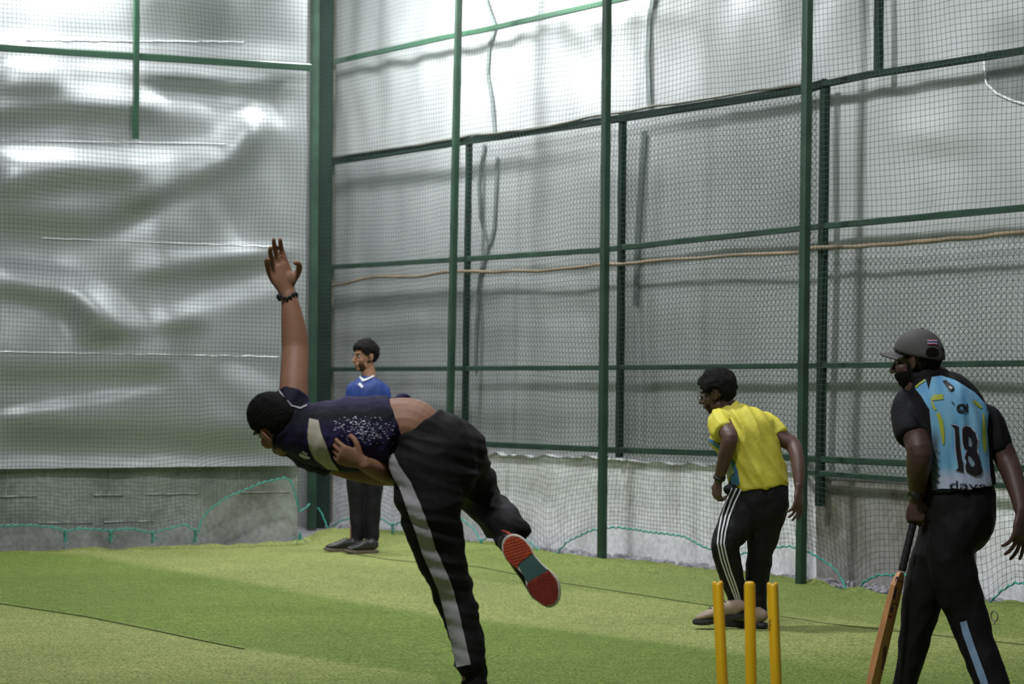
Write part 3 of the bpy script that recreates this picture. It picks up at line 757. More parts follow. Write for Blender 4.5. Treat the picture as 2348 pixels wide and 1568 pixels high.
def decal(name, pts, bvh, m, root, off=.0025, step=6.0, color=None, holes=None):
    """thin print that follows the garment under it; outline given on the garment"""
    bm = bmesh.new()
    if isinstance(pts, tuple):              # ready faces (verts, faces)
        vv = [bm.verts.new((x, y, 0)) for x, y in pts[0]]
        for f in pts[1]:
            try: bm.faces.new([vv[i] for i in f])
            except ValueError: pass
    else:
        vv = [bm.verts.new((x, y, 0)) for x, y in pts]; bm.faces.new(vv)
    xs = [v.co.x for v in bm.verts]; ys = [v.co.y for v in bm.verts]
    x = min(xs)+step
    while x < max(xs):
        bmesh.ops.bisect_plane(bm, geom=bm.verts[:]+bm.edges[:]+bm.faces[:], plane_co=(x, 0, 0), plane_no=(1, 0, 0)); x += step
    y = min(ys)+step
    while y < max(ys):
        bmesh.ops.bisect_plane(bm, geom=bm.verts[:]+bm.edges[:]+bm.faces[:], plane_co=(0, y, 0), plane_no=(0, 1, 0)); y += step
    bmesh.ops.triangulate(bm, faces=bm.faces[:])
    cols = []; bad = []
    lay = bm.verts.layers.float_color.new('Col') if color else None
    bm.verts.ensure_lookup_table()
    for v in bm.verts:
        px, py = v.co.x, v.co.y; d = ray(px, py); h = bvh.ray_cast(CO, d)
        if h[0] is None: bad.append(v); continue
        v.co = h[0]-d*off*.6+h[1]*off*(1 if h[1].dot(d) < 0 else -1)
        if color: v[lay] = (*color(px, py), 1)
    # rays that miss the garment: drop those faces
    me = bpy.data.meshes.new(name)
    bmesh.ops.delete(bm, geom=bad, context='VERTS')
    # drop faces that leap between separate folds
    leap = [f for f in bm.faces if max(e.calc_length() for e in f.edges) > .09]
    bmesh.ops.delete(bm, geom=leap, context='FACES_ONLY')
    bm.to_mesh(me); bm.free(); me.materials.append(m)
    me.polygons.foreach_set('use_smooth', [True]*len(me.polygons))
    o = bpy.data.objects.new(name, me); link(o); child_of(o, root); return o
def strip(pts, w):
    """px polyline -> polygon outline with half width w (number or list)"""
    n = len(pts); W_ = w if isinstance(w, (list, tuple)) else [w]*n; L, R = [], []
    for i in range(n):
        a, b = pts[max(i-1, 0)], pts[min(i+1, n-1)]; dx, dy = b[0]-a[0], b[1]-a[1]; q = math.hypot(dx, dy) or 1
        L.append((pts[i][0]-dy/q*W_[i], pts[i][1]+dx/q*W_[i])); R.append((pts[i][0]+dy/q*W_[i], pts[i][1]-dx/q*W_[i]))
    return (L+R, [(i, i+1, n+i+1, n+i) for i in range(n-1)])
def text_faces(txt, x0, y0, x1, y1, shear=0.0, slope=0.0, bold=.03):
    cu = bpy.data.curves.new('t', 'FONT'); cu.body = txt; cu.size = 1; cu.offset = bold; cu.resolution_u = 3
    o = bpy.data.objects.new('t', cu); SC.collection.objects.link(o)
    dg = bpy.context.evaluated_depsgraph_get(); dg.update(); me = bpy.data.meshes.new_from_object(o.evaluated_get(dg))
    vs = [(v.co.x, v.co.y) for v in me.vertices]; fs = [tuple(p.vertices) for p in me.polygons]
    bpy.data.objects.remove(o); bpy.data.curves.remove(cu); bpy.data.meshes.remove(me)
    ax, bx = min(v[0] for v in vs), max(v[0] for v in vs); ay, by = min(v[1] for v in vs), max(v[1] for v in vs)
    out = []
    for x, y in vs:
        u, w = (x-ax)/(bx-ax), (y-ay)/(by-ay)
        out.append((lerp(x0, x1, u)+shear*w, lerp(y1, y0, w)+slope*u))
    return (out, fs)

def frame_of(fwd, up):
    f = Vector(fwd).normalized(); u = Vector(up); u = (u-f*u.dot(f)).normalized(); r = f.cross(u)
    return Matrix((r, f, u)).transposed()
def head(mb, c, R, s=1.0, nose=1.0):
    c = Vector(c); T = lambda x, y, z: c+R@Vector((x, y, z))*s
    def B(p, r, Rl=None, n=16): ball(mb, T(*p), [q*s for q in r], (R @ Rl) if Rl else R, n)
    B((0, -.008, .028), (.074, .094, .090), n=22); B((0, .022, -.035), (.060, .070, .078)); B((0, .048, -.082), (.042, .042, .034))
    B((0, .071, -.102), (.024, .020, .017)); B((0, .080, .014), (.048, .018, .013)); B((0, .088, -.070), (.026, .016, .020))
    B((0, .100, -.063), (.020, .009, .0055)); B((0, .099, -.075), (.018, .009, .0062))
    for sx in (-1, 1):
        B((sx*.040, .060, -.034), (.024, .026, .026)); B((sx*.046, .012, -.075), (.018, .040, .030))
        B((sx*.011, .103, -.042), (.009, .010, .008))
        e = Matrix.Rotation(sx*.35, 3, 'Z')
        B((sx*.079, -.012, -.012), (.0055, .017, .030), e); B((sx*.083, -.018, -.004), (.005, .010, .026), e); B((sx*.078, -.006, -.036), (.005, .009, .011), e)
    loft(mb, [(T(0, .090, .008), .009*s), (T(0, .106, -.020), .011*s), (T(0, .119*nose, -.040), .013*s)], side=R@Vector((1, 0, 0)), n=10)
def eyes(root, c, R, s, which=(-1, 1)):
    for sx in which:
        T = lambda x, y, z: Vector(c)+R@Vector((x, y, z))*s
        mb = MB(); ball(mb, T(sx*.031, .0765, -.004), (.0115*s,)*3, R, 12); e = mb.build('eye', M['eye'], root, smooth=True)
        mb = MB(); ball(mb, T(sx*.031, .0865, -.004), (.0075*s, .003*s, .0075*s), R, 10); mb.build('iris', M['iris'], e, smooth=True)
        mb = MB(); mb.tube([T(sx*(.016+.011*k), .0985-.004*k*(k-1)*.5-.0015*k, .016+.0035*math.sin(k*1.0)) for k in range(4)], .0035*s, 6)
        mb.build('eyebrow', M['hair'], root, smooth=True)
def shell(c, R, s, cen, rad, mask, thick, namp=.012, nsc=45, n=56, seed=0):
    """closed cap of hair: stands off the head where mask is 1, sinks in where 0"""
    mb = MB(); m = n//2; vs = []; fs = []
    for i in range(m+1):
        th = math.pi*i/m
        for k in range(n):
            w = 2*math.pi*k/n; u = Vector((math.sin(th)*math.cos(w), math.sin(th)*math.sin(w), math.cos(th)))
            q = Vector((rad[0]*u.x, rad[1]*u.y, rad[2]*u.z))+Vector(cen)
            a = mask(q); a = max(0, min(1, a))
            nn = noise.noise(q*nsc+Vector((seed, 0, 0)))*namp+noise.noise(q*nsc*2.7)*namp*.4
            r = lerp(-.022, thick+nn, a); q = q+u*r
            vs.append(Vector(c)+R@q*s)
    for i in range(m):
        for k in range(n): fs.append((i*n+k, i*n+(k+1) % n, (i+1)*n+(k+1) % n, (i+1)*n+k))
    mb.add(vs, fs); return mb
def hair(root, c, R, s, thick=.012, front=.052, namp=.008, side=0.0, back=-.07, seed=0, top=9):
    def mask(q):
        if q.z > top: return 0
        line = poly([(-.12, back), (-.05, back), (-.02, side-.03), (.015, side), (.045, side+.02), (.07, front), (.12, front+.01)], q.y)
        if -.035 < q.y < .012 and abs(q.x) > .055: line = max(line, .018)
        return (q.z-line)/.012+.5
    return shell(c, R, s, (0, -.008, .028), (.075, .095, .091), mask, thick, namp, seed=seed).build('hair', M['hair'], root, smooth=True)
def beard(root, c, R, s, thick=.003, seed=1, namp=.002, full=False):
    def mask(q):
        a = ((-.045 if full else -.060)-q.z+ (.03 if q.y < .03 else 0))/(.012 if full else .03)+.5
        if q.y < -.03: a = 0
        if abs(q.x) < .022 and -.085 < q.z < -.055 and q.y > .05: a = 0
        return a
    return shell(c, R, s, (0, .022, -.045), (.061, .076, .083), mask, thick, namp, nsc=70, seed=seed).build('beard', M['hair'] if full else M['stubble'], root, smooth=True)
def hand(mb, wrist, d, pn, s=1.0, curl=(20, 25, 20), thumb=1, tc=25, spread=4, curls=None):
    """palm, four fingers of different length and a thumb leaving the side of the palm"""
    w = Vector(wrist); d = Vector(d).normalized(); pn = Vector(pn); pn = (pn-d*pn.dot(d)).normalized(); a = d.cross(pn)*thumb   # a points to the thumb side
    loft(mb, [(w-d*.012*s, .026*s, .019*s), (w+d*.018*s, .030*s, .018*s), (w+d*.050*s, .040*s, .0165*s), (w+d*.086*s, .041*s, .0135*s)], side=a, n=16, caps=(0, .6))
    ball(mb, w+d*.035*s+a*.024*s+pn*.008*s, (.016*s, .026*s, .014*s), Matrix((a, d, pn)).transposed(), 12)
    lens = [(.044, .026, .021), (.048, .030, .022), (.044, .028, .021), (.035, .021, .018)]
    for i, L in enumerate(lens):
        off = (.030-.0205*i); p = w+d*(.084-abs(i-1.2)*.004)*s+a*off*s
        ang = 0; dd = (d+a*math.tan(math.radians((1.3-i)*spread))).normalized(); st = [(p-dd*.012*s, .0095*s)]
        st.append((p, .0092*s)); cu = curls[i] if curls else curl
        for k in range(3):
            ang += math.radians(cu[k]); v = dd*math.cos(ang)+pn*math.sin(ang); p = p+v*L[k]*s; st.append((p, (.0084, .0078, .0066)[k]*s))
        loft(mb, st, side=a, n=10, sub=3)
    p = w+d*.022*s+a*.026*s+pn*.004*s; v0 = (d*.62+a*.72+pn*.30).normalized(); st = [(p-v0*.01*s, .0125*s), (p, .0125*s)]
    for k, L in enumerate((.040, .030, .024)):
        an = math.radians(tc*(k)); v = (v0*math.cos(an)+(pn*.75+d*.5-a*.45).normalized()*math.sin(an)).normalized(); p = p+v*L*s; st.append((p, (.0108, .0098, .0075)[k]*s))
    loft(mb, st, side=pn, n=10, sub=3)
def shoe(root, heel, fwd, up, s=1.0, m_up='tan', m_sole='rubber', sole_h=.026, ankle=None, laces=True, name='shoe'):
    """heel = point under the heel; returns the upper"""
    R = frame_of(fwd, up); H = Vector(heel); T = lambda x, y, z: H+R@Vector((x, y, z))*s      # x across, y forward, z up
    out = [(-.0, -.028), (.026, -.020), (.036, .01), (.034, .06), (.033, .10), (.044, .16), (.048, .20), (.040, .245), (.020, .272), (0, .278), (-.022, .27), (-.042, .24), (-.047, .20), (-.040, .15), (-.032, .10), (-.034, .05), (-.036, .01), (-.024, -.020)]
    sm = MB(); n = len(out); layers = [(.97, 0), (1.04, .006), (1.05, sole_h*.6), (1.0, sole_h)]
    for k, z in layers: sm.v += [tuple(T(x*k, .12+(y-.12)*k, z+.012*max(0, (y-.2)/.08)**2)) for x, y in out]
    for l in range(3):
        for i in range(n): sm.f.append((l*n+i, l*n+(i+1) % n, (l+1)*n+(i+1) % n, (l+1)*n+i)); sm.m.append(0)
    sm.f += [tuple(range(n-1, -1, -1)), tuple(3*n+i for i in range(n))]; sm.m += [0, 0]
    um = MB()
    st = [(-.012, .028, .034), (.0, .033, .044), (.03, .035, .046), (.07, .036, .046), (.11, .038, .043), (.15, .043, .034), (.19, .046, .027), (.225, .042, .022), (.255, .028, .016)]
    loft(um, [(T(0, y, sole_h+h*.82), w*s, h*s) for y, w, h in st], side=R@Vector((1, 0, 0)), n=16, sub=3, caps=(.6, .8))
    if ankle is not None: loft(um, [(T(0, .035, .055), .036*s, .040*s), (T(0, .03, .080), .034*s, .038*s), ((T(0, .03, .080)*.5+Vector(ankle)*.5), .030*s, .033*s)], side=R@Vector((1, 0, 0)), n=14)
    sh, bv = fuse(name, um, .006, M[m_up], root, smooth=3)
    sm.build('sole', M[m_sole], sh)
    if laces:
        lm = MB()
        for k in range(4):
            y = .085+.028*k; hh = sole_h+.0+poly([(.07, .091), (.11, .078), (.15, .062), (.19, .049)], y)+.004
            lm.tube([T(-.022, y-.004, hh-.010), T(-.010, y, hh), T(.010, y+.004, hh), T(.022, y+.008, hh-.010)], .0028*s, 5)
        lm.build('laces', M[m_sole] if m_up != 'tan' else M['rubber'], sh)
    return sh
def band(name, c, axis, r, h, m, root, thick=.004, side=(0, 1, 0), rr=None):
    mb = MB(); ax = Vector(axis).normalized(); a = Vector(side); a = (a-ax*a.dot(ax)).normalized(); b = ax.cross(a); n = 24; r2 = rr or r
    prof = [(-h/2, 0), (-h/2, thick), (0, thick*1.4), (h/2, thick), (h/2, 0), (0, -thick*.5)]
    for k in range(n):
        w = 2*math.pi*k/n
        for z, t in prof: mb.v.append(tuple(Vector(c)+ax*z+a*(r+t)*math.cos(w)+b*(r2+t)*math.sin(w)))
    q = len(prof)
    for k in range(n):
        for j in range(q): mb.f.append((k*q+j, k*q+(j+1) % q, ((k+1) % n)*q+(j+1) % q, ((k+1) % n)*q+j)); mb.m.append(0)
    return mb.build(name, M[m], root, smooth=True)
def PT(D): return lambda x, y, dy=0.0: P(x, y, D+dy)
def pinpoly(x, y, pts):
    c = False; j = len(pts)-1
    for i in range(len(pts)):
        xi, yi = pts[i]; xj, yj = pts[j]
        if (yi > y) != (yj > y) and x < (xj-xi)*(y-yi)/(yj-yi)+xi: c = not c
        j = i
    return c
# ================================================================ the bowler
def bowler():
    D = 9.9; p = PT(D); S = D/FPX
    root = empty('person', (p(1090, 1560).x, D, 0))
    tag(root, 'bowler in navy jersey and black track pants, one arm straight up, body bent flat', 'person')
    body = MB()
    R = frame_of((-.55, .75, -.30), (-.618, -.157, .74)); hc = p(634, 971, -.02); hs = 1.06
    head(body, hc, R, hs)
    loft(body, [(hc+R@Vector((0, -.02, -.02)), .058), (p(650, 985, .02), .062), (p(685, 992, .02), .075)])
    # torso
    loft(body, [(p(675, 992), .10, .07), (p(720, 995), .150, .105), (p(790, 998), .158, .122), (p(860, 990), .150, .118), (p(925, 976), .140, .108), (p(955, 984), .138, .104), (p(985, 1015), .125, .085), (p(1000, 1050), .11, .07)])
    # raised arm
    loft(body, [(p(668, 985, -.01), .062), (p(671, 945), .060, .060), (p(673, 900, .02), .055, .056), (p(675, 850, .06), .054, .054), (p(677, 805, .10), .052, .053), (p(675, 770, .11), .052, .051),
                (p(671, 735, .11), .046, .045), (p(666, 700, .11), .036, .036), (p(661, 675, .11), .028, .029)])
    hd = (p(640, 590, .09)-p(661, 675, .11))
    hand(body, p(658, 668, .11), p(628, 590, .09)-p(661, 675, .11), (.30, -.95, .1), 1.22, curls=[(8, 18, 15), (12, 20, 18), (20, 26, 22), (28, 34, 25)], thumb=1, tc=50, spread=1)
    # lower arm: shoulder under the chest, elbow behind the hip, hand back to the belly
    loft(body, [(p(715, 1030, .06), .060), (p(780, 1062, .10), .052), (p(850, 1082, .12), .047), (p(905, 1088, .09), .045)])
    loft(body, [(p(908, 1088, .09), .044), (p(885, 1083, .0), .043, .042), (p(858, 1073, -.10), .037, .035), (p(836, 1064, -.17), .028, .028)])
    hand(body, p(832, 1060, -.175), (-.90, -.12, .34), (.1, .85, .35), 1.04, curls=[(35, 50, 35), (42, 55, 35), (50, 60, 40), (55, 60, 40)], thumb=-1, tc=38, spread=3)
    # legs inside the track pants
    loft(body, [(p(985, 1070, -.05), .075), (p(990, 1150, -.04), .065), (p(1015, 1290, -.01), .050), (p(1048, 1400), .052), (p(1083, 1560), .036), (p(1094, 1600), .036)])
    loft(body, [(p(1040, 1050, .12), .07), (p(1090, 1110, .35), .055), (p(1108, 1150, .46), .056), (p(1140, 1190, .28), .050), (p(1172, 1222, .10), .036)])
    fuse('body', body, .0042, M['skin'], root, smooth=3, fac=.45)
    eyes(root, hc, R, hs)
    hair(root, hc, R, hs, thick=.006, front=.064, namp=.003, side=.014, back=-.045)
    beard(root, hc, R, hs)
    # track pants
    t = MB()
    wd = Vector((.58, 0, -.81))
    loft(t, [(p(949, 982), .158, .126), (p(965, 1003), .160, .138), (p(992, 1030, .01), .168, .160), (p(1015, 1065, .03), .165, .150)], caps=(0, 1))
    loft(t, [(p(972, 1050, -.05), .14, .135), (p(980, 1110, -.06), .140, .136), (p(985, 1160, -.06), .130, .126), (p(1000, 1230, -.04), .112, .108), (p(1022, 1310, -.02), .092, .086), (p(1038, 1360), .084, .078), (p(1058, 1415), .074, .069), (p(1071, 1470), .068, .063),
             (p(1080, 1522), .064, .061), (p(1084, 1532), .056, .052)], caps=(1, .2))
    loft(t, [(p(1084, 1526), .052, .051), (p(1090, 1560), .049, .049), (p(1096, 1590), .047, .047)], caps=(0, .2))
    loft(t, [(p(1040, 1035, .08), .14, .130), (p(1065, 1075, .2), .12, .100), (p(1092, 1115, .36), .10, .085), (p(1104, 1145, .44), .09, .080), (p(1125, 1172, .34), .085, .076), (p(1150, 1196, .20), .078, .076), (p(1172, 1218, .08), .066, .072), (p(1180, 1226, .04), .055, .062)], caps=(1, .2))
    def dsp(q, n):
        f = folds((1, 0, -.35), (.3, 0, 1), 4, 17, .011, 3)(q, n)
        x, y = pix(q)
        if x > 1055 and y > 1060 and x < 1230 and q.y > D: f += .006*math.sin((x+y*1.1)*.07+3*noise.noise(q*6))
        return f
    pants, bvp = fuse('track_pants', t, .006, M['trackblack'], root, smooth=5, disp=dsp)
    ctr = [(895, 1044), (903, 1064), (914, 1086), (931, 1113), (955, 1177), (971, 1219), (984, 1262), (1003, 1305), (1021, 1347), (1038, 1411), (1064, 1526)]
    decal('side_stripe', strip(dense(ctr, 3), [10+6*min(1, k/12) for k in range(31)]), bvp, M['greyband'], pants, off=.004, step=7)
    # jersey
    j = MB()
    loft(j, [(p(652, 985), .085, .066), (p(682, 990), .135, .100), (p(720, 993), .165, .120), (p(775, 998), .175, .140), (p(845, 992), .170, .142), (p(890, 975), .160, .122), (p(913, 966), .158, .108)], caps=(.4, 0.0))
    loft(j, [(p(664, 992, -.02), .085, .080), (p(660, 955, -.02), .078, .078), (p(667, 918, .0), .068, .066), (p(671, 903, .01), .063, .062)], caps=(1, .0), side=(0, 1, 0))
    loft(j, [(p(690, 1010, .02), .09, .08), (p(715, 1035, .06), .075), (p(760, 1055, .09), .068)], caps=(1, .2))
    loft(j, [(p(905, 925, .06), .05, .02), (p(925, 910, .07), .04, .014), (p(937, 914, .08), .02, .008)], caps=(.5, .5), n=12)
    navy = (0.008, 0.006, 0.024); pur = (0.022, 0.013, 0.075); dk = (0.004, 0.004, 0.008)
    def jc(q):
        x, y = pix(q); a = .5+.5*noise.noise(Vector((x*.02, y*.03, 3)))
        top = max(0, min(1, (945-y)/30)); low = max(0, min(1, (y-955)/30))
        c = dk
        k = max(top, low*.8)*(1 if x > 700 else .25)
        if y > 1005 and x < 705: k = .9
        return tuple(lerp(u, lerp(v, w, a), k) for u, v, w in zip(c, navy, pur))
    jersey, bvj = fuse('jersey', j, .0055, M['print'], root, smooth=5, disp=add_f(folds((.5, 0, .86), (.86, 0, -.5), 4, 15, .009, 8), wr(30, .0015, (1, 1, 1), 2)), color=jc)
    M['cream'] = mat('cream_panel', (0.42, 0.38, 0.29), .6, var=.2, vscale=12)
    decal('cream_panel', [(710, 960), (730, 964), (737, 993), (749, 1022), (759, 1050), (778, 1078), (752, 1074), (723, 1052), (710, 1027), (705, 996)], bvj, M['cream'], jersey, off=.004)
    decal('sleeve_patch', [(635, 918), (647, 933), (631, 962), (623, 958), (619, 945), (628, 924)], bvj, M['decal_white'], jersey, off=.004)
    decal('sleeve_print', [(619, 936), (624, 931), (623, 937), (619, 942)], bvj, M['decal_red'], jersey, off=.005)
    decal('sleeve_print', strip([(633, 905), (640, 920), (651, 930)], 1.8), bvj, M['decal_white'], jersey, off=.004)
    decal('sleeve_trim', strip([(640, 893), (652, 912), (668, 930), (690, 937), (704, 930)], 1.6), bvj, M['greyband'], jersey, off=.004)
    decal('chest_logo', strip([(688, 1040), (700, 1046), (712, 1049)], [3, 4, 2]), bvj, M['decal_white'], jersey, off=.004)
    decal('chest_logo', strip([(694, 1034), (706, 1041)], [2, 2]), bvj, M['decal_white'], jersey, off=.004)
    r_ = random.Random(5); vs = []; fs = []
    for k in range(230):
        x = r_.gauss(838, 34) if k % 4 else r_.uniform(765, 905); y = r_.gauss(984+.12*(x-830), 15)
        if not (758 < x < 903 and 955 < y < 1022): continue
        w, h = r_.uniform(1.2, 4.6), r_.uniform(.7, 1.6); b = len(vs); vs += [(x, y), (x+w, y+.2), (x+w, y+h), (x, y+h)]; fs.append((b, b+1, b+2, b+3))
    sp = decal('speckle_print', (vs, fs), bvj, M['decal_white'], jersey, off=.0045, step=40)
    tag(sp, kind='stuff')
    # bracelet on the raised wrist
    mb = MB(); c = p(659, 680, .11); ax = (p(656, 650, .11)-p(664, 710, .11)).normalized(); a = ax.orthogonal().normalized(); b = ax.cross(a)
    for k in range(16): ball(mb, c+(a*math.cos(k*math.pi/8)+b*math.sin(k*math.pi/8))*.036+ax*.008*math.sin(k*1.1), (.0075,)*3, n=8)
    mb.build('bead_bracelet', M['rubber'], root, smooth=True)
    # kicked back shoe, sole towards the camera
    q = lambda x, y, dy: p(1120+x/6.535, 1180+y/6.535, dy)
    out = [(340, 305), (250, 350), (205, 430), (205, 540), (250, 650), (330, 740), (430, 810), (510, 890), (550, 970), (570, 1080), (620, 1190), (720, 1290), (870, 1385), (990, 1350), (1055, 1250), (1065, 1120), (1040, 990), (960, 880), (860, 800), (760, 700), (680, 600), (620, 480), (540, 380), (440, 315)]
    cx, cy = 620, 850
    def tilt(x, y): return -.06+(y-850)*.00002-(x-620)*.00005
    raw = out; out = [tuple(c_[:2]) for c_ in cat_rom([list(o_) for o_ in raw[-2:]+raw+raw[:2]], 3)][6:6+3*len(raw)]
    n = len(out)
    mid = MB()
    for k, dz, dx in ((1.0, .0, 0), (1.015, .006, 4), (1.02, .022, 12), (.98, .034, 16)):
        mid.v += [tuple(q(cx+(x-cx)*k+dx, cy+(y-cy)*k-dx*.3, tilt(x, y)+dz)) for x, y in out]
    for l in range(3):
        for i in range(n): mid.f.append((l*n+i, l*n+(i+1) % n, (l+1)*n+(i+1) % n, (l+1)*n+i)); mid.m.append(0)
    mid.f += [tuple(range(n-1, -1, -1)), tuple(3*n+i for i in range(n))]; mid.m += [0, 0]
    up = MB()
    ln = [((275, 400), 62, .050), ((330, 480), 78, .060), ((410, 600), 84, .058), ((500, 740), 82, .050), ((600, 870), 84, .042), ((720, 1010), 100, .034), ((820, 1140), 105, .026), ((890, 1240), 80, .018)]
    loft(up, [(q(x+18, y-12, tilt(x, y)+.030+h*.75), w*2.1/6.535*S*1.0, h) for (x, y), w, h in ln], side=(.88, 0, .47), n=18, sub=3)
    loft(up, [(q(310, 420, .03), .045), (q(320, 330, .09), .044), (p(1168, 1216, .10), .042)])
    sh, bvs = fuse('shoe', up, .006, M['shoe_dark'], root, smooth=3)
    md = mid.build('midsole', M['midsole'], sh, smooth=False)
    def zone(name, poly_px, m, dz, h=.0035):
        z = MB(); b = [q(x, y, tilt(x, y)+dz) for x, y in poly_px]; t_ = [q(x, y, tilt(x, y)+dz-h) for x, y in poly_px]; nn = len(b)
        z.add(b+t_, [tuple(range(nn)), tuple(range(2*nn-1, nn-1, -1))]+[(i, (i+1) % nn, nn+(i+1) % nn, nn+i) for i in range(nn)])
        return z.build(name, M[m], sh)
    ins = [(cx+(x-cx)*.96, cy+(y-cy)*.97) for x, y in raw]
    heel = zone('heel_tread', ins[0:7]+[(440, 745), (650, 580)]+ins[20:24], 'outsole', -.0005)
    zone('arch_plate', [(440, 745)]+ins[7:9]+[(590, 1010), (905, 828)]+[ins[18], ins[19]]+[(650, 580)], 'teal', -.0002, .002)
    fore = zone('forefoot_tread', [(590, 1010)]+ins[9:17]+[(905, 828)], 'outsole_dark', -.0005)
    hp = ins[0:7]+[(440, 745), (650, 580)]+ins[20:24]; fp = [(590, 1010)]+ins[9:17]+[(905, 828)]
    sm_ = MB()
    for a in range(-2, 14):
        for b_ in range(-2, 14):
            x, y = 230+a*46+b_*8, 350+b_*46-a*14
            if pinpoly(x, y, hp) and all(pinpoly(x+dx, y+dy, hp) for dx, dy in ((14, 0), (-14, 0), (0, 14), (0, -14))): ball(sm_, q(x, y, tilt(x, y)-.004), (.0028, .0045, .0028), n=8)
    sm_.build('tread_studs', M['studs'], heel, smooth=True)
    s2 = MB()
    for a in range(16):
        for b_ in range(24):
            x, y = 560+a*34+(b_ % 2)*16, 860+b_*24
            if pinpoly(x, y, fp) and pinpoly(x+12, y+14, fp) and pinpoly(x-12, y-14, fp): s2.box(q(x, y, tilt(x, y)-.005), (.0012, 0, 0), (0, .002, 0), (0, 0, .0018))
    s2.build('tread_lugs', M['outsole'], fore)
    tb2 = MB(); loft(tb2, [(q(330, 300, .0), .012, .006), (q(270, 262, .02), .012, .005), (q(215, 240, .03), .008, .004)], n=10)
    tb2.build('pull_tab', M['outsole'], sh, smooth=True)
    # standing shoe, on its toes below the frame
    a = p(1094, 1612)
    f = Vector((-.55, .1, -.62)); hl = Vector((a.x+.01, D, a.z-.075))
    shoe(root, hl, (-.62, .05, -.24), (-.24, 0, .8), .98, 'shoe_dark', 'midsole', ankle=a+Vector((0, 0, .03)))
    return root
bowler()

# ================================================================ man in blue at the far corner
def blue_man():
    D = 21.4; p = PT(D); root = empty('person', (p(830, 1265).x, D, 0))
    tag(root, 'man in royal blue shirt and dark trousers standing with folded arms in the far corner', 'person')
    b = MB(); R = frame_of((-.80, -.55, -.05), (0, 0, 1)); hc = p(838, 815); hs = 1.02
    head(b, hc, R, hs)
    loft(b, [(hc+Vector((.01, .01, -.04)), .055), (p(845, 853), .056), (p(845, 872), .07)])
    loft(b, [(p(844, 880), .07, .075), (p(842, 905), .105, .15), (p(842, 950), .11, .16), (p(840, 1000), .10, .145), (p(838, 1050), .11, .155), (p(838, 1080), .10, .15)], side=(0, 1, 0))
    for sx, s_ in ((-1, 36), (1, 38)):
        sh = p(843+sx*s_, 897); el = p(843+sx*(s_+3), 965, -.06); wr_ = p(843-sx*8, 955+sx*4, -.17)
        loft(b, [(sh, .052), (sh.lerp(el, .5), .046), (el, .042)]); loft(b, [(el, .041), (el.lerp(wr_, .5), .037), (wr_, .027)])
        hand(b, wr_, (-sx, .12, .05), (0, .9, .2), .95, curl=(15, 20, 15), thumb=sx)
    for x0, x1, x2, yk in ((818, 818, 812, 1160), (856, 853, 851, 1165)):
        loft(b, [(p(x0, 1070), .085), (p(x1, yk), .055), (p(x2, 1235), .038)])
    fuse('body', b, .006, M['skin'], root, smooth=3)
    eyes(root, hc, R, hs); hair(root, hc, R, hs, thick=.020, front=.045, namp=.012, side=-.005, back=-.05, seed=3); beard(root, hc, R, hs)
    t = MB()
    loft(t, [(p(838, 1030), .125, .160), (p(838, 1060), .13, .165), (p(838, 1085), .12, .155)], caps=(0, 1))
    loft(t, [(p(820, 1080), .10, .092), (p(819, 1125), .09, .078), (p(819, 1170), .075, .066), (p(820, 1215), .062, .056), (p(817, 1240), .055, .052)], caps=(1, .2))
    loft(t, [(p(856, 1080), .10, .092), (p(854, 1125), .09, .078), (p(853, 1175), .075, .066), (p(853, 1220), .062, .058), (p(852, 1243), .058, .055)], caps=(1, .2))
    fuse('trousers', t, .010, M['black'], root, smooth=5, disp=wr(9, .009, (1, 1, .6)))
    M['royal'] = mat('royal_blue_jersey', (0.006, 0.030, 0.17), .6, var=.12, vscale=5)
    s = MB()
    loft(s, [(p(843, 868), .080, .080), (p(843, 882), .115, .150), (p(842, 905), .130, .180), (p(841, 960), .135, .172), (p(839, 1010), .125, .165), (p(838, 1050), .13, .172)], caps=(.4, 0))
    for sx, s_ in ((-1, 36), (1, 38)):
        sh = p(843+sx*s_, 898); el = p(843+sx*(s_+3), 965, -.06); loft(s, [(sh-Vector((sx*.02, 0, 0)), .068), (sh.lerp(el, .45), .062), (sh.lerp(el, .8), .058)], caps=(1, .2))
    sh_, bv = fuse('shirt', s, .008, M['royal'], root, smooth=5, disp=wr(9, .008, (1, 1, .7), 4))
    decal('collar_trim', strip([(826, 864), (833, 873), (842, 870), (858, 862)], [2.4, 3, 2, 1.6]), bv, M['stripe'], sh_, off=.008, step=5)
    decal('chest_badge', strip([(824, 880), (832, 888)], [3, 3]), bv, M['decal_white'], sh_, off=.008, step=5)
    shoe(root, Vector((p(818, 1255).x, D-.04, 0)), (-.92, -.30, 0), (0, 0, 1), .98, 'shoe_dark', 'shoe_sole', ankle=p(818, 1240))
    shoe(root, Vector((p(862, 1265).x, D-.22, 0)), (-.80, -.55, 0), (0, 0, 1), .98, 'shoe_dark', 'shoe_sole', ankle=p(853, 1240))
blue_man()

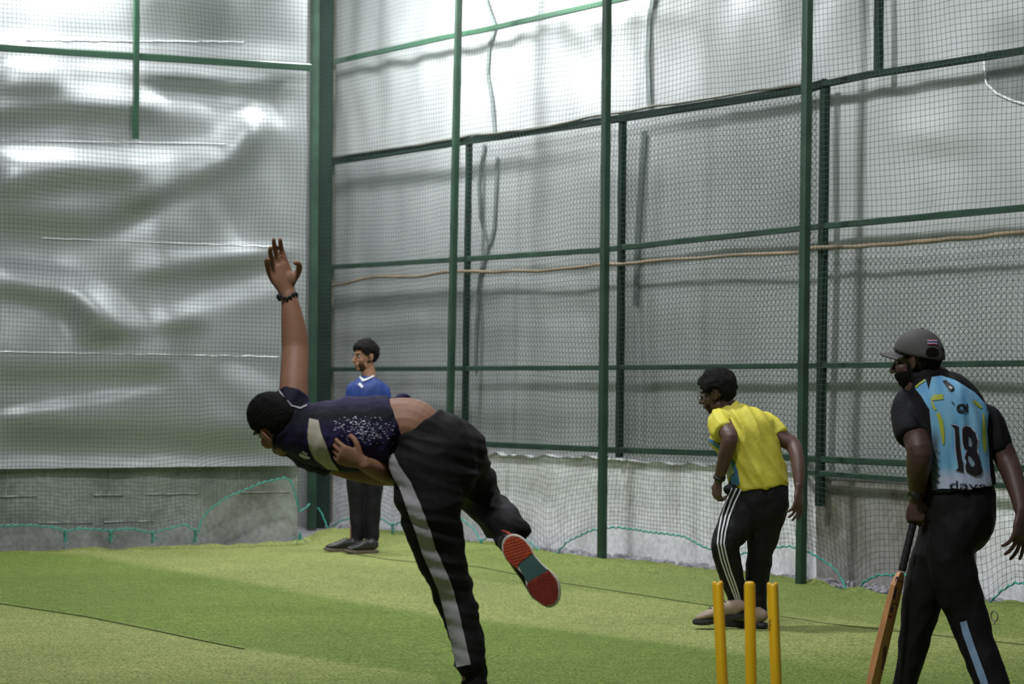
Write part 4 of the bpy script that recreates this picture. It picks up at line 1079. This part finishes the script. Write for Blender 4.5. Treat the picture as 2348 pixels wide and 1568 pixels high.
# ================================================================ yellow fielder
def yellow_man():
    D = 14.9; p = PT(D); root = empty('person', (p(1715, 1440).x, D, 0))
    tag(root, 'crouching man in yellow jersey and black striped track pants behind the stumps', 'person')
    b = MB(); R = frame_of((-.86, .42, -.22), (-.20, 0, .97)); hc = p(1646, 897); hs = 1.0
    head(b, hc, R, hs)
    loft(b, [(hc+Vector((.02, 0, -.04)), .055), (p(1668, 935), .060), (p(1690, 955), .08)])
    loft(b, [(p(1688, 960), .08, .08), (p(1702, 990), .12, .15), (p(1720, 1040), .12, .15), (p(1738, 1100), .11, .13), (p(1742, 1140), .11, .13)])
    # near arm
    loft(b, [(p(1652, 962, -.06), .056), (p(1664, 985, -.14), .052, .052), (p(1673, 1003, -.20), .047, .048), (p(1666, 1035, -.18), .046, .044), (p(1656, 1070, -.13), .036, .036), (p(1648, 1100, -.09), .027, .027)])
    hand(b, p(1647, 1104, -.085), (-.12, .1, -.95), (.75, .6, 0), .95, curl=(45, 60, 45), thumb=-1, tc=30)
    # far arm
    loft(b, [(p(1768, 978, .05), .056), (p(1792, 1003, .02), .050), (p(1818, 1020, .0), .046), (p(1827, 1045, -.05), .046, .042), (p(1831, 1080, -.10), .037), (p(1832, 1112, -.13), .028)])
    hand(b, p(1832, 1116, -.135), (-.02, -.1, -.99), (-.75, .6, 0), 1.12, curls=[(8, 12, 10), (14, 20, 15), (18, 24, 15), (22, 28, 20)], thumb=1, tc=10)
    loft(b, [(p(1708, 1150), .07), (p(1668, 1245, -.04), .05), (p(1694, 1385, .1), .030)]); loft(b, [(p(1768, 1150), .07), (p(1745, 1255, .06), .05), (p(1737, 1390, .12), .030)])
    fuse('body', b, .005, M['skin_dark'], root, smooth=3)
    eyes(root, hc, R, hs); hair(root, hc, R, hs, thick=.020, front=.045, namp=.012, side=-.01, back=-.055, seed=6); beard(root, hc, R, hs)
    g = MB()
    for sx in (-1, 1):
        c = hc+R@Vector((sx*.034, .108, -.006)); g.tube([c+R@Vector((.025*math.cos(k*math.pi/8), -.002, .021*math.sin(k*math.pi/8))) for k in range(16)], .0016, 6, closed=True)
        g.tube([hc+R@Vector((sx*.059, .106, .0)), hc+R@Vector((sx*.078, .03, .002)), hc+R@Vector((sx*.082, -.01, .0))], .0017, 6)
    g.tube([hc+R@Vector((-.010, .110, -.002)), hc+R@Vector((.010, .110, -.002))], .0016, 6); g.build('glasses', M['glass'], root, smooth=True)
    t = MB()
    loft(t, [(p(1738, 1112), .135, .172), (p(1738, 1140), .14, .178), (p(1742, 1165), .13, .165)], caps=(0, 1))
    loft(t, [(p(1708, 1150), .115, .105), (p(1690, 1200, -.03), .105, .105), (p(1664, 1245, -.05), .090, .082), (p(1672, 1300, .0), .080, .072), (p(1688, 1355, .06), .065, .058), (p(1694, 1396, .1), .058, .052)], caps=(1, .2))
    loft(t, [(p(1770, 1145), .115, .100), (p(1755, 1200, .03), .105, .098), (p(1745, 1255, .05), .088, .080), (p(1738, 1310, .1), .076, .070), (p(1734, 1360, .12), .068, .060), (p(1738, 1408, .12), .062, .054)], caps=(1, .2))
    ball(t, p(1676, 1122, -.02), (.045, .05, .035))
    pants, bv = fuse('track_pants', t, .007, M['black'], root, smooth=4, disp=wr(12, .007, (1, 1, .7), 2))
    for k in (-1, 0, 1):
        c = [(1690+k*11, 1119), (1676+k*10, 1150), (1664+k*8.5, 1185), (1656+k*7.5, 1220), (1653+k*7, 1246), (1660+k*7, 1280), (1671+k*6.5, 1315), (1684+k*6, 1350), (1697+k*3.5, 1392)]
        decal('white_stripe', strip(dense(c, 2), 1.7), bv, M['stripe'], pants, off=.004, step=6)
    s = MB()
    loft(s, [(p(1678, 936), .085, .058), (p(1688, 955), .125, .125), (p(1700, 985), .150, .190), (p(1712, 1020), .155, .180), (p(1726, 1060), .150, .176), (p(1738, 1098), .150, .172), (p(1741, 1117), .148, .168)], caps=(.3, 0))
    loft(s, [(p(1668, 962, -.03), .080), (p(1652, 968, -.07), .074), (p(1655, 985, -.12), .070), (p(1660, 992, -.145), .066)], caps=(1, .1))
    loft(s, [(p(1745, 975, .04), .085), (p(1770, 984, .04), .070), (p(1786, 1000, .02), .062)], caps=(1, .1))
    jer, bvj = fuse('jersey', s, .0065, M['yellow'], root, smooth=5, disp=add_f(folds((.5, 0, -.86), (.86, 0, .5), 3.2, 13, .022, 5), wr(24, .001)))
    band('collar', p(1672, 938), (p(1652, 912)-p(1690, 957)), .070, .03, 'yellow', jer, rr=.062)
    M['bluepanel'] = mat('blue_panel', (0.05, 0.16, 0.32), .65, var=.2, vscale=20); M['pale'] = mat('pale_panel', (0.45, 0.52, 0.38), .65)
    decal('blue_panel', [(1620, 1000), (1650, 1018), (1652, 1032), (1640, 1022), (1624, 1010)], bvj, M['bluepanel'], jer, off=.004)
    decal('blue_panel', [(1672, 1048), (1684, 1058), (1692, 1080), (1697, 1112), (1672, 1108), (1678, 1090), (1686, 1082)], bvj, M['bluepanel'], jer, off=.004)
    decal('pale_panel', [(1668, 1062), (1680, 1060), (1684, 1082), (1672, 1095), (1666, 1085)], bvj, M['pale'], jer, off=.0035)
    band('wristwatch', p(1650, 1094, -.10), (p(1656, 1070, -.13)-p(1648, 1100, -.09)), .030, .022, 'rubber', root)
    shoe(root, p(1700, 1418, .0), (-.90, -.12, -.15), (-.15, 0, .9), 1.0, 'tan', 'rubber', sole_h=.032, ankle=p(1696, 1392, .08))
    shoe(root, Vector((p(1748, 1440).x, D+.02, 0)), (-.75, .60, 0), (0, 0, 1), 1.0, 'tan', 'rubber', sole_h=.032, ankle=p(1740, 1398, .1))
yellow_man()

# ================================================================ batter at the right
def batter():
    D = 11.0; p = PT(D); root = empty('person', (p(2180, 1600).x, D, 0))
    tag(root, 'bearded man in grey cap and pale blue number 18 jersey holding a bat', 'person')
    b = MB(); R = frame_of((-.84, .52, -.10), (-.08, 0, 1)); hc = p(2104, 822); hs = 1.02
    head(b, hc, R, hs)
    loft(b, [(hc+Vector((.01, 0, -.04)), .062), (p(2112, 862), .066), (p(2128, 885), .09)])
    loft(b, [(p(2130, 885), .09, .11), (p(2152, 930), .125, .175), (p(2170, 990), .13, .17), (p(2188, 1060), .115, .135), (p(2198, 1120), .11, .13), (p(2200, 1160), .10, .10)])
    loft(b, [(p(2086, 935, .02), .064), (p(2097, 985, -.07), .060), (p(2108, 1030, -.15), .055, .055), (p(2107, 1065, -.13), .056, .054), (p(2104, 1100, -.08), .046, .044), (p(2103, 1135, -.03), .034, .033)])
    hand(b, p(2102, 1142, -.02), (-.05, .05, -1), (.35, .9, 0), 1.06, curls=[(55, 70, 50), (55, 75, 50), (55, 75, 50), (50, 75, 50)], thumb=1, tc=35, spread=1)
    loft(b, [(p(2254, 964, .02), .050), (p(2282, 1002, -.0), .054), (p(2306, 1050, -.02), .050), (p(2320, 1085, -.06), .050, .046), (p(2334, 1130, -.12), .038), (p(2341, 1168, -.16), .030)])
    hand(b, p(2342, 1174, -.165), (-.10, -.15, -1), (-.65, .7, .1), 1.15, curls=[(5, 10, 8), (12, 20, 14), (16, 24, 15), (22, 28, 18)], thumb=1, tc=12)
    loft(b, [(p(2168, 1200, .05), .07), (p(2118, 1370, .1), .055), (p(2072, 1585, .15), .035)]); loft(b, [(p(2202, 1200, -.02), .06), (p(2212, 1385, -.03), .058), (p(2280, 1590, -.1), .038)])
    fuse('body', b, .005, M['skin_dark'], root, smooth=3)
    eyes(root, hc, R, hs); hair(root, hc, R, hs, thick=.012, front=.05, namp=.006, side=-.005, back=-.10, top=.03); beard(root, hc, R, hs, thick=.010, namp=.005, full=True)
    # cap
    c = MB(); RT = R @ Matrix.Rotation(math.radians(13), 3, 'X'); T = lambda x, y, z: hc+RT@Vector((x, y, z))*hs*.97
    nn = 36; mr_ = 12
    for i in range(mr_+1):
        th = math.pi/2*i/mr_
        for k in range(nn):
            w = 2*math.pi*k/nn
            c.v.append(tuple(T(.094*math.sin(th)*math.cos(w), -.006+.114*math.sin(th)*math.sin(w), .028+.102*math.cos(th)-.020*(1-math.sin(w))*.5*math.sin(th)**3)))
    for i in range(mr_+1):
        th = math.pi/2*(1-i/mr_)
        for k in range(nn):
            w = 2*math.pi*k/nn
            c.v.append(tuple(T(.089*math.sin(th)*math.cos(w), -.006+.109*math.sin(th)*math.sin(w), .028+.097*math.cos(th)-.020*(1-math.sin(w))*.5*math.sin(th)**3)))
    for i in range(2*mr_+1):
        for k in range(nn): c.f.append((i*nn+k, i*nn+(k+1) % nn, (i+1)*nn+(k+1) % nn, (i+1)*nn+k)); c.m.append(0)
    cap = c.build('cap', M['cap'], root, smooth=True)
    bvc = BVHTree.FromPolygons([Vector(v) for v in c.v], c.f)
    br = MB()
    for z0 in (0, -.004):
        for i in range(13):
            w = math.radians(-75+150*i/12); x, y = .088*math.sin(w), .100*math.cos(w)
            for r in (0, .5, 1): br.v.append(tuple(T(x*(1-.05*r), y+r*(.072*math.cos(w*.9)**.6), .022+z0-.020*r-.010*(x/.088)**2)))
    for l in (0, 39):
        for i in range(12):
            for r in (0, 1): a = l+i*3+r; br.f.append((a, a+1, a+4, a+3)); br.m.append(0)
    for i in range(12): a = i*3+2; br.f.append((a, a+3, a+42, a+39)); br.m.append(0)
    br.build('cap_brim', M['cap'], cap, smooth=True)
    ball_ = MB(); ball(ball_, T(0, -.006, .131), (.007, .007, .004)); ball_.build('cap_button', M['cap'], cap, smooth=True)
    for k, mm_ in enumerate(('decal_red', 'decal_white', 'decal_navy', 'decal_navy', 'decal_white', 'decal_red')):
        decal('flag_stripe', strip([(2126, 779+k*1.9), (2133, 780.2+k*1.9), (2140, 779.2+k*1.9), (2148, 781+k*1.9)], 1.0), bvc, M[mm_], cap, off=.003+.0002*k, step=4)
    decal('strap_opening', [(2122, 812), (2124, 802), (2131, 797), (2143, 797), (2150, 802), (2151, 811), (2146, 817), (2130, 818)], bvc, M['hair'], cap, off=.003)
    # trousers
    t = MB()
    loft(t, [(p(2196, 1122), .135, .152), (p(2200, 1160), .145, .152), (p(2202, 1205), .14, .140), (p(2188, 1238), .12, .100)], caps=(0, 1))
    loft(t, [(p(2206, 1195, -.03), .130, .124), (p(2179, 1258, -.04), .120, .100), (p(2192, 1335, -.04), .105, .096), (p(2215, 1400, -.03), .088, .086), (p(2238, 1470, -.05), .078, .074), (p(2262, 1530, -.08), .070, .070), (p(2282, 1590, -.10), .066, .066)], caps=(1, .2))
    loft(t, [(p(2172, 1200, .05), .12, .105), (p(2145, 1280, .08), .115, .098), (p(2122, 1350, .10), .100, .088), (p(2106, 1420, .12), .085, .072), (p(2090, 1500, .14), .072, .056), (p(2072, 1580, .15), .064, .050), (p(2066, 1610, .16), .06, .05)], caps=(1, .2))
    pants, bv = fuse('track_pants', t, .0065, M['trackblack'], root, smooth=5, disp=wr(10, .009, (1, 1, .7), 7))
    decal('blue_stripe', strip(dense([(2209, 1424), (2215, 1447), (2228, 1485), (2243, 1525), (2252, 1550), (2262, 1580)], 3), 8), bv, M['blueband'], pants, off=.004, step=7)
    # jersey: black with a printed blue back
    s = MB()
    loft(s, [(p(2117, 850), .070, .066), (p(2128, 876), .105, .105), (p(2145, 912), .150, .172), (p(2163, 965), .160, .196), (p(2178, 1020), .155, .176), (p(2190, 1075), .150, .160), (p(2197, 1122), .152, .158)], caps=(.3, 0), ex=2.2)
    loft(s, [(p(2105, 925, .02), .095), (p(2088, 945, .0), .084), (p(2094, 985, -.07), .080), (p(2097, 1003, -.10), .072)], caps=(1, .1))
    loft(s, [(p(2230, 958, .02), .082), (p(2260, 972, .02), .078), (p(2282, 1012, .0), .070), (p(2288, 1026, .0), .066)], caps=(1, .1))
    jer, bvj = fuse('jersey', s, .006, M['black'], root, smooth=5, disp=folds((.2, 0, -.98), (.98, 0, .2), 2.5, 14, .010, 5))
    band('collar', p(2120, 860), (-.1, -.1, 1), .082, .045, 'black', jer, rr=.078)
    back = [(2136, 865), (2159, 862), (2190, 872), (2234, 900), (2258, 926), (2266, 945), (2262, 985), (2266, 1035), (2270, 1092), (2277, 1127), (2240, 1123), (2190, 1120), (2159, 1120), (2139, 1124), (2136, 1079), (2138, 1028), (2136, 990), (2131, 939), (2113, 908), (2099, 891), (2123, 870), (2130, 895)]
    def bc(x, y):
        n1 = .5+.5*noise.noise(Vector((x*.05, y*.012, 2)))
        c = [lerp(a, b_, n1) for a, b_ in zip((0.09, 0.32, 0.62), (0.34, 0.64, 0.84))]
        w = max(0, min(1, (y-1070)/25)); c = [lerp(a, b_, w) for a, b_ in zip(c, (0.52, 0.56, 0.72))]
        if x < 2158 and y > 975:
            k = max(0, min(1, (2158-x)/12))*max(0, min(1, (y-975)/40)); c = [lerp(a, b_, k) for a, b_ in zip(c, (0.10, 0.12, 0.14))]
            if ((y-x*.9) % 17) < 4 and y > 1030: c = [.02, .02, .025]
        return c
    decal('printed_back', back, bvj, M['print'], jer, off=.003, step=3.5, color=bc)
    M['lime'] = mat('lime_print', (0.46, 0.52, 0.06), .6)
    for st, w in (([(2135, 917), (2143, 912), (2162, 910)], [3, 6, 6]), ([(2136, 920), (2140, 932), (2146, 940)], [2, 3, 2]), ([(2150, 946), (2157, 965), (2161, 990), (2163, 1018)], [4, 5, 4.5, 2]),
                  ([(2229, 919), (2240, 928), (2250, 936)], [2, 4, 1.5]), ([(2253, 948), (2254, 985), (2255, 1010), (2256, 1036)], [1.5, 4, 5, 2]), ([(2101, 888), (2110, 880), (2122, 872)], 2)):
        decal('lime_print', strip(st, w), bvj, M['lime'], jer, off=.0055, step=5)
    one = [(2180, 973), (2198, 977), (2200, 1012), (2204, 1049), (2208, 1062), (2208, 1083), (2193, 1079), (2197, 1072), (2191, 1030), (2188, 983)]
    eight = [(2207, 983), (2210, 978), (2215, 977), (2225, 980), (2236, 992), (2241, 1012), (2239, 1031), (2243, 1049), (2251, 1078), (2248, 1086), (2245, 1089), (2234, 1092), (2224, 1087), (2215, 1081), (2213, 1070), (2215, 1060), (2212, 1048), (2213, 1040), (2216, 1032), (2210, 1027), (2208, 1021), (2207, 1000)]
    def grow(P_, d):
        cx_ = sum(a for a, _ in P_)/len(P_); cy_ = sum(b_ for _, b_ in P_)/len(P_)
        return [(x+d*math.copysign(1, x-cx_)*min(1, abs(x-cx_)/4), y+d*math.copysign(1, y-cy_)*min(1, abs(y-cy_)/10)) for x, y in P_]
    for P_ in (one, eight):
        decal('number_outline', grow(P_, 1.8), bvj, M['decal_white'], jer, off=.0045, step=5)
        decal('number', P_, bvj, M['decal_black'], jer, off=.006, step=5)
    M['counter'] = mat('number_counter', (0.26, 0.36, 0.44), .6)
    for P_ in ([(2218, 1001), (2223, 1004), (2227, 1011), (2228, 1019), (2225, 1026), (2219, 1022)], [(2217, 1046), (2223, 1047), (2231, 1056), (2234, 1064), (2232, 1071), (2225, 1069), (2218, 1058)]):
        decal('number_counter', P_, bvj, M['counter'], jer, off=.0075, step=5)
    decal('collar_badge', [(2161, 875), (2170, 873), (2180, 882), (2187, 888), (2188, 895), (2182, 899), (2175, 895)], bvj, M['decal_black'], jer, off=.006)
    decal('badge_mark', strip([(2177, 888), (2183, 892)], [2, 2]), bvj, M['decal_white'], jer, off=.008)
    decal('name_print', strip([(2182, 921), (2185, 924), (2188, 928)], 1.3), bvj, M['decal_black'], jer, off=.006)
    decal('name_print', text_faces('O', 2193, 926, 2214, 947, bold=.02), bvj, M['decal_black'], jer, off=.006)
    decal('name_print', text_faces('D', 2199, 927, 2209, 943, bold=.02), bvj, M['decal_black'], jer, off=.0065)
    decal('name_print', text_faces('I', 2214, 926, 2218, 946, bold=.0), bvj, M['decal_black'], jer, off=.006)
    decal('hem_print', text_faces('days', 2177, 1101, 2258, 1128, slope=3, bold=.0), bvj, M['decal_black'], jer, off=.006, step=4)
    band('wristwatch', p(2103, 1130, -.035), (0, .1, 1), .037, .024, 'rubber', root)
    wf = MB(); ball(wf, p(2101, 1135, -.080), (.022, .007, .022)); wf.build('watch_face', M['rubber'], root, smooth=True)
    shoe(root, Vector((p(2072, 1620).x+.06, D+.17, 0)), (-.95, .3, 0), (0, 0, 1), 1.0, 'shoe_dark', 'rubber', ankle=p(2068, 1598, .16))
    shoe(root, Vector((p(2290, 1620).x+.03, D-.1, 0)), (-.95, .3, 0), (0, 0, 1), 1.0, 'shoe_dark', 'rubber', ankle=p(2284, 1590, -.1))
    # bat
    top = p(2106, 1148, .012); sh = p(2067, 1312, .0); ax = (sh-top).normalized(); end = sh+ax*.56
    if end.z < .01: end = sh+ax*((sh.z-.012)/-ax.z)
    bat = empty('cricket_bat', end); tag(bat, 'worn orange brown cricket bat with black grip in the right hand man\'s grasp', 'bat')
    side = Vector((.50, .86, 0)); side = (side-ax*side.dot(ax)).normalized(); fr = ax.cross(side)
    L = (end-sh).length; bl = MB()
    prof = lambda w, e, h: [(-w, -.004), (-w, e), (-w*.5, h*.75), (0, h), (w*.5, h*.75), (w, e), (w, -.004), (0, -.008)]
    sts = [(0, .022, .010, .018), (.025, .036, .014, .026), (.06, .047, .018, .032), (.15, .050, .020, .036), (.35, .052, .022, .044), (.47, .052, .020, .040), (.535, .050, .016, .026), (L, .036, .010, .014)]
    rings = []
    for s_, w, e, h in sts: rings.append([sh+ax*min(s_, L)+side*x-fr*y for x, y in prof(w, e, h)])
    q = 8; bl.add([v for r in rings for v in r], [(i*q+k, i*q+(k+1) % q, (i+1)*q+(k+1) % q, (i+1)*q+k) for i in range(len(rings)-1) for k in range(q)]+[tuple(range(q)), tuple((len(rings)-1)*q+k for k in range(q-1, -1, -1))])
    M['willow'] = mat('orange_brown_willow', (0.66, 0.30, 0.12), .5, var=.22, vscale=5, stretch=(6, 6, 1), bump=.15)
    M['willow_mark'] = mat('bat_label_ink', (0.10, 0.05, 0.09), .5); M['twine'] = mat('dark_band', (0.17, 0.075, 0.04), .6)
    blade = bl.build('blade', M['willow'], bat)
    bvb_ = BVHTree.FromPolygons([Vector(v) for v in bl.v], bl.f)
    for st, w, mn, nm in (([(2057, 1322), (2056, 1334)], 3, 'willow_mark', 'label_mark'), ([(2054, 1346), (2050, 1374)], 2.5, 'willow_mark', 'label_mark'), ([(2046, 1392), (2043, 1404)], 3, 'willow_mark', 'label_mark'),
                      ([(2041, 1411), (2040, 1416)], 4, 'decal_red', 'label_mark'), ([(2045, 1386), (2052, 1384), (2060, 1390), (2072, 1404)], 1.1, 'twine', 'band_mark'), ([(2054, 1332), (2064, 1332), (2078, 1342)], 1.1, 'twine', 'band_mark'),
                      ([(2030, 1480), (2024, 1540)], 3.5, 'twine', 'wear_mark')):
        decal(nm, strip(st, w), bvb_, M[mn], blade, off=.0015, step=5)
    hb = MB(); hb.tube([top+(-ax)*.03+ax*(k*.012) for k in range(int(((sh-top).length+.045)/.012))], lambda i: .0165+.0009*math.sin(i*2.2), 14); hb.build('grip', M['rubber'], bat, smooth=True)
batter()

# ================================================================ stumps
def stump_proto():
    M['stump'] = mat('yellow_plastic', (1.0, 0.56, 0.012), .38, spec=.5, var=.14, vscale=3, stretch=(3, 3, .6))
    M['stump_base'] = mat('black_base', (0.02, 0.02, 0.02), .6)
    H = .711; r = .0195; n = 32; mb = MB(); rings = []
    prof = [(0.0, r*.9), (.01, r), (.3, r), (H-.012, r), (H-.004, r*.93)]
    for z, q in prof: mb.v += [(q*math.cos(2*math.pi*k/n), q*math.sin(2*math.pi*k/n), z) for k in range(n)]
    def topz(x, rr): return H - .0085*math.exp(-(x/.0062)**2)
    b = len(mb.v)
    for q in (.80, .55, .28, .02): mb.v += [(r*q*math.cos(2*math.pi*k/n), r*q*math.sin(2*math.pi*k/n), topz(r*q*math.cos(2*math.pi*k/n), q)) for k in range(n)]
    for k in range(n):
        i = 4*n+k; x, y, z = mb.v[i]; mb.v[i] = (x, y, topz(x, 1)-.003)
    for i in range(len(prof)+3):
        for k in range(n): mb.f.append((i*n+k, i*n+(k+1) % n, (i+1)*n+(k+1) % n, (i+1)*n+k)); mb.m.append(0)
    mb.f.append(tuple(range(n-1, -1, -1))); mb.f.append(tuple((len(prof)+3)*n+k for k in range(n))); mb.m += [0, 0]
    root = empty('stump'); mb.build('shaft', M['stump'], root, smooth=True)
    return root
st0 = stump_proto()
Ds = 9.05
for i, (xt, yt, xb, yb, rot, lab) in enumerate(((1645, 1344, 1656, 1568, 1.5, 'left yellow plastic stump with a grooved top'), (1719, 1341, 1722, 1568, .0, 'middle yellow plastic stump with a plain looking top'), (1771, 1335, 1780, 1568, 1.45, 'right yellow plastic stump with a worn black sticker'))):
    dd = Ds-.03*i
    t = P(xt, yt, dd); b = P(xb, yb, dd); ax = (t-b).normalized(); base = t-ax*.711
    base.z = max(base.z, .012); o = st0
    if i:
        o = st0.copy(); SC.collection.objects.link(o)
        for ch in st0.children: c_ = ch.copy(); SC.collection.objects.link(c_); c_.parent = o
    o.location = base; o.rotation_euler = (ax.to_track_quat('Z', 'Y').to_matrix() @ Matrix.Rotation(rot, 3, 'Z')).to_euler()
    tag(o, lab, 'stump', 'three yellow stumps')
    last = o
# worn sticker on the right stump
mb = MB(); r_ = random.Random(2); dl = last.rotation_euler.to_matrix().inverted() @ Vector((-.93, -.36, 0)); A0 = math.atan2(dl.y, dl.x)
for k in range(16):
    z = .711-.128-k*.0026; a0 = A0+math.radians(r_.uniform(-10, 16)); a1 = a0+math.radians(r_.uniform(10, 26)); h = .0011
    for seg in range(3):
        u, v = lerp(a0, a1, seg/3), lerp(a0, a1, (seg+1)/3); R_ = .0199
        mb.add([(R_*math.cos(u), R_*math.sin(u), z-h), (R_*math.cos(v), R_*math.sin(v), z-h), (R_*math.cos(v), R_*math.sin(v), z+h), (R_*math.cos(u), R_*math.sin(u), z+h)], [(0, 1, 2, 3)])
stk = mb.build('worn_sticker', M['decal_black']); stk.parent = last
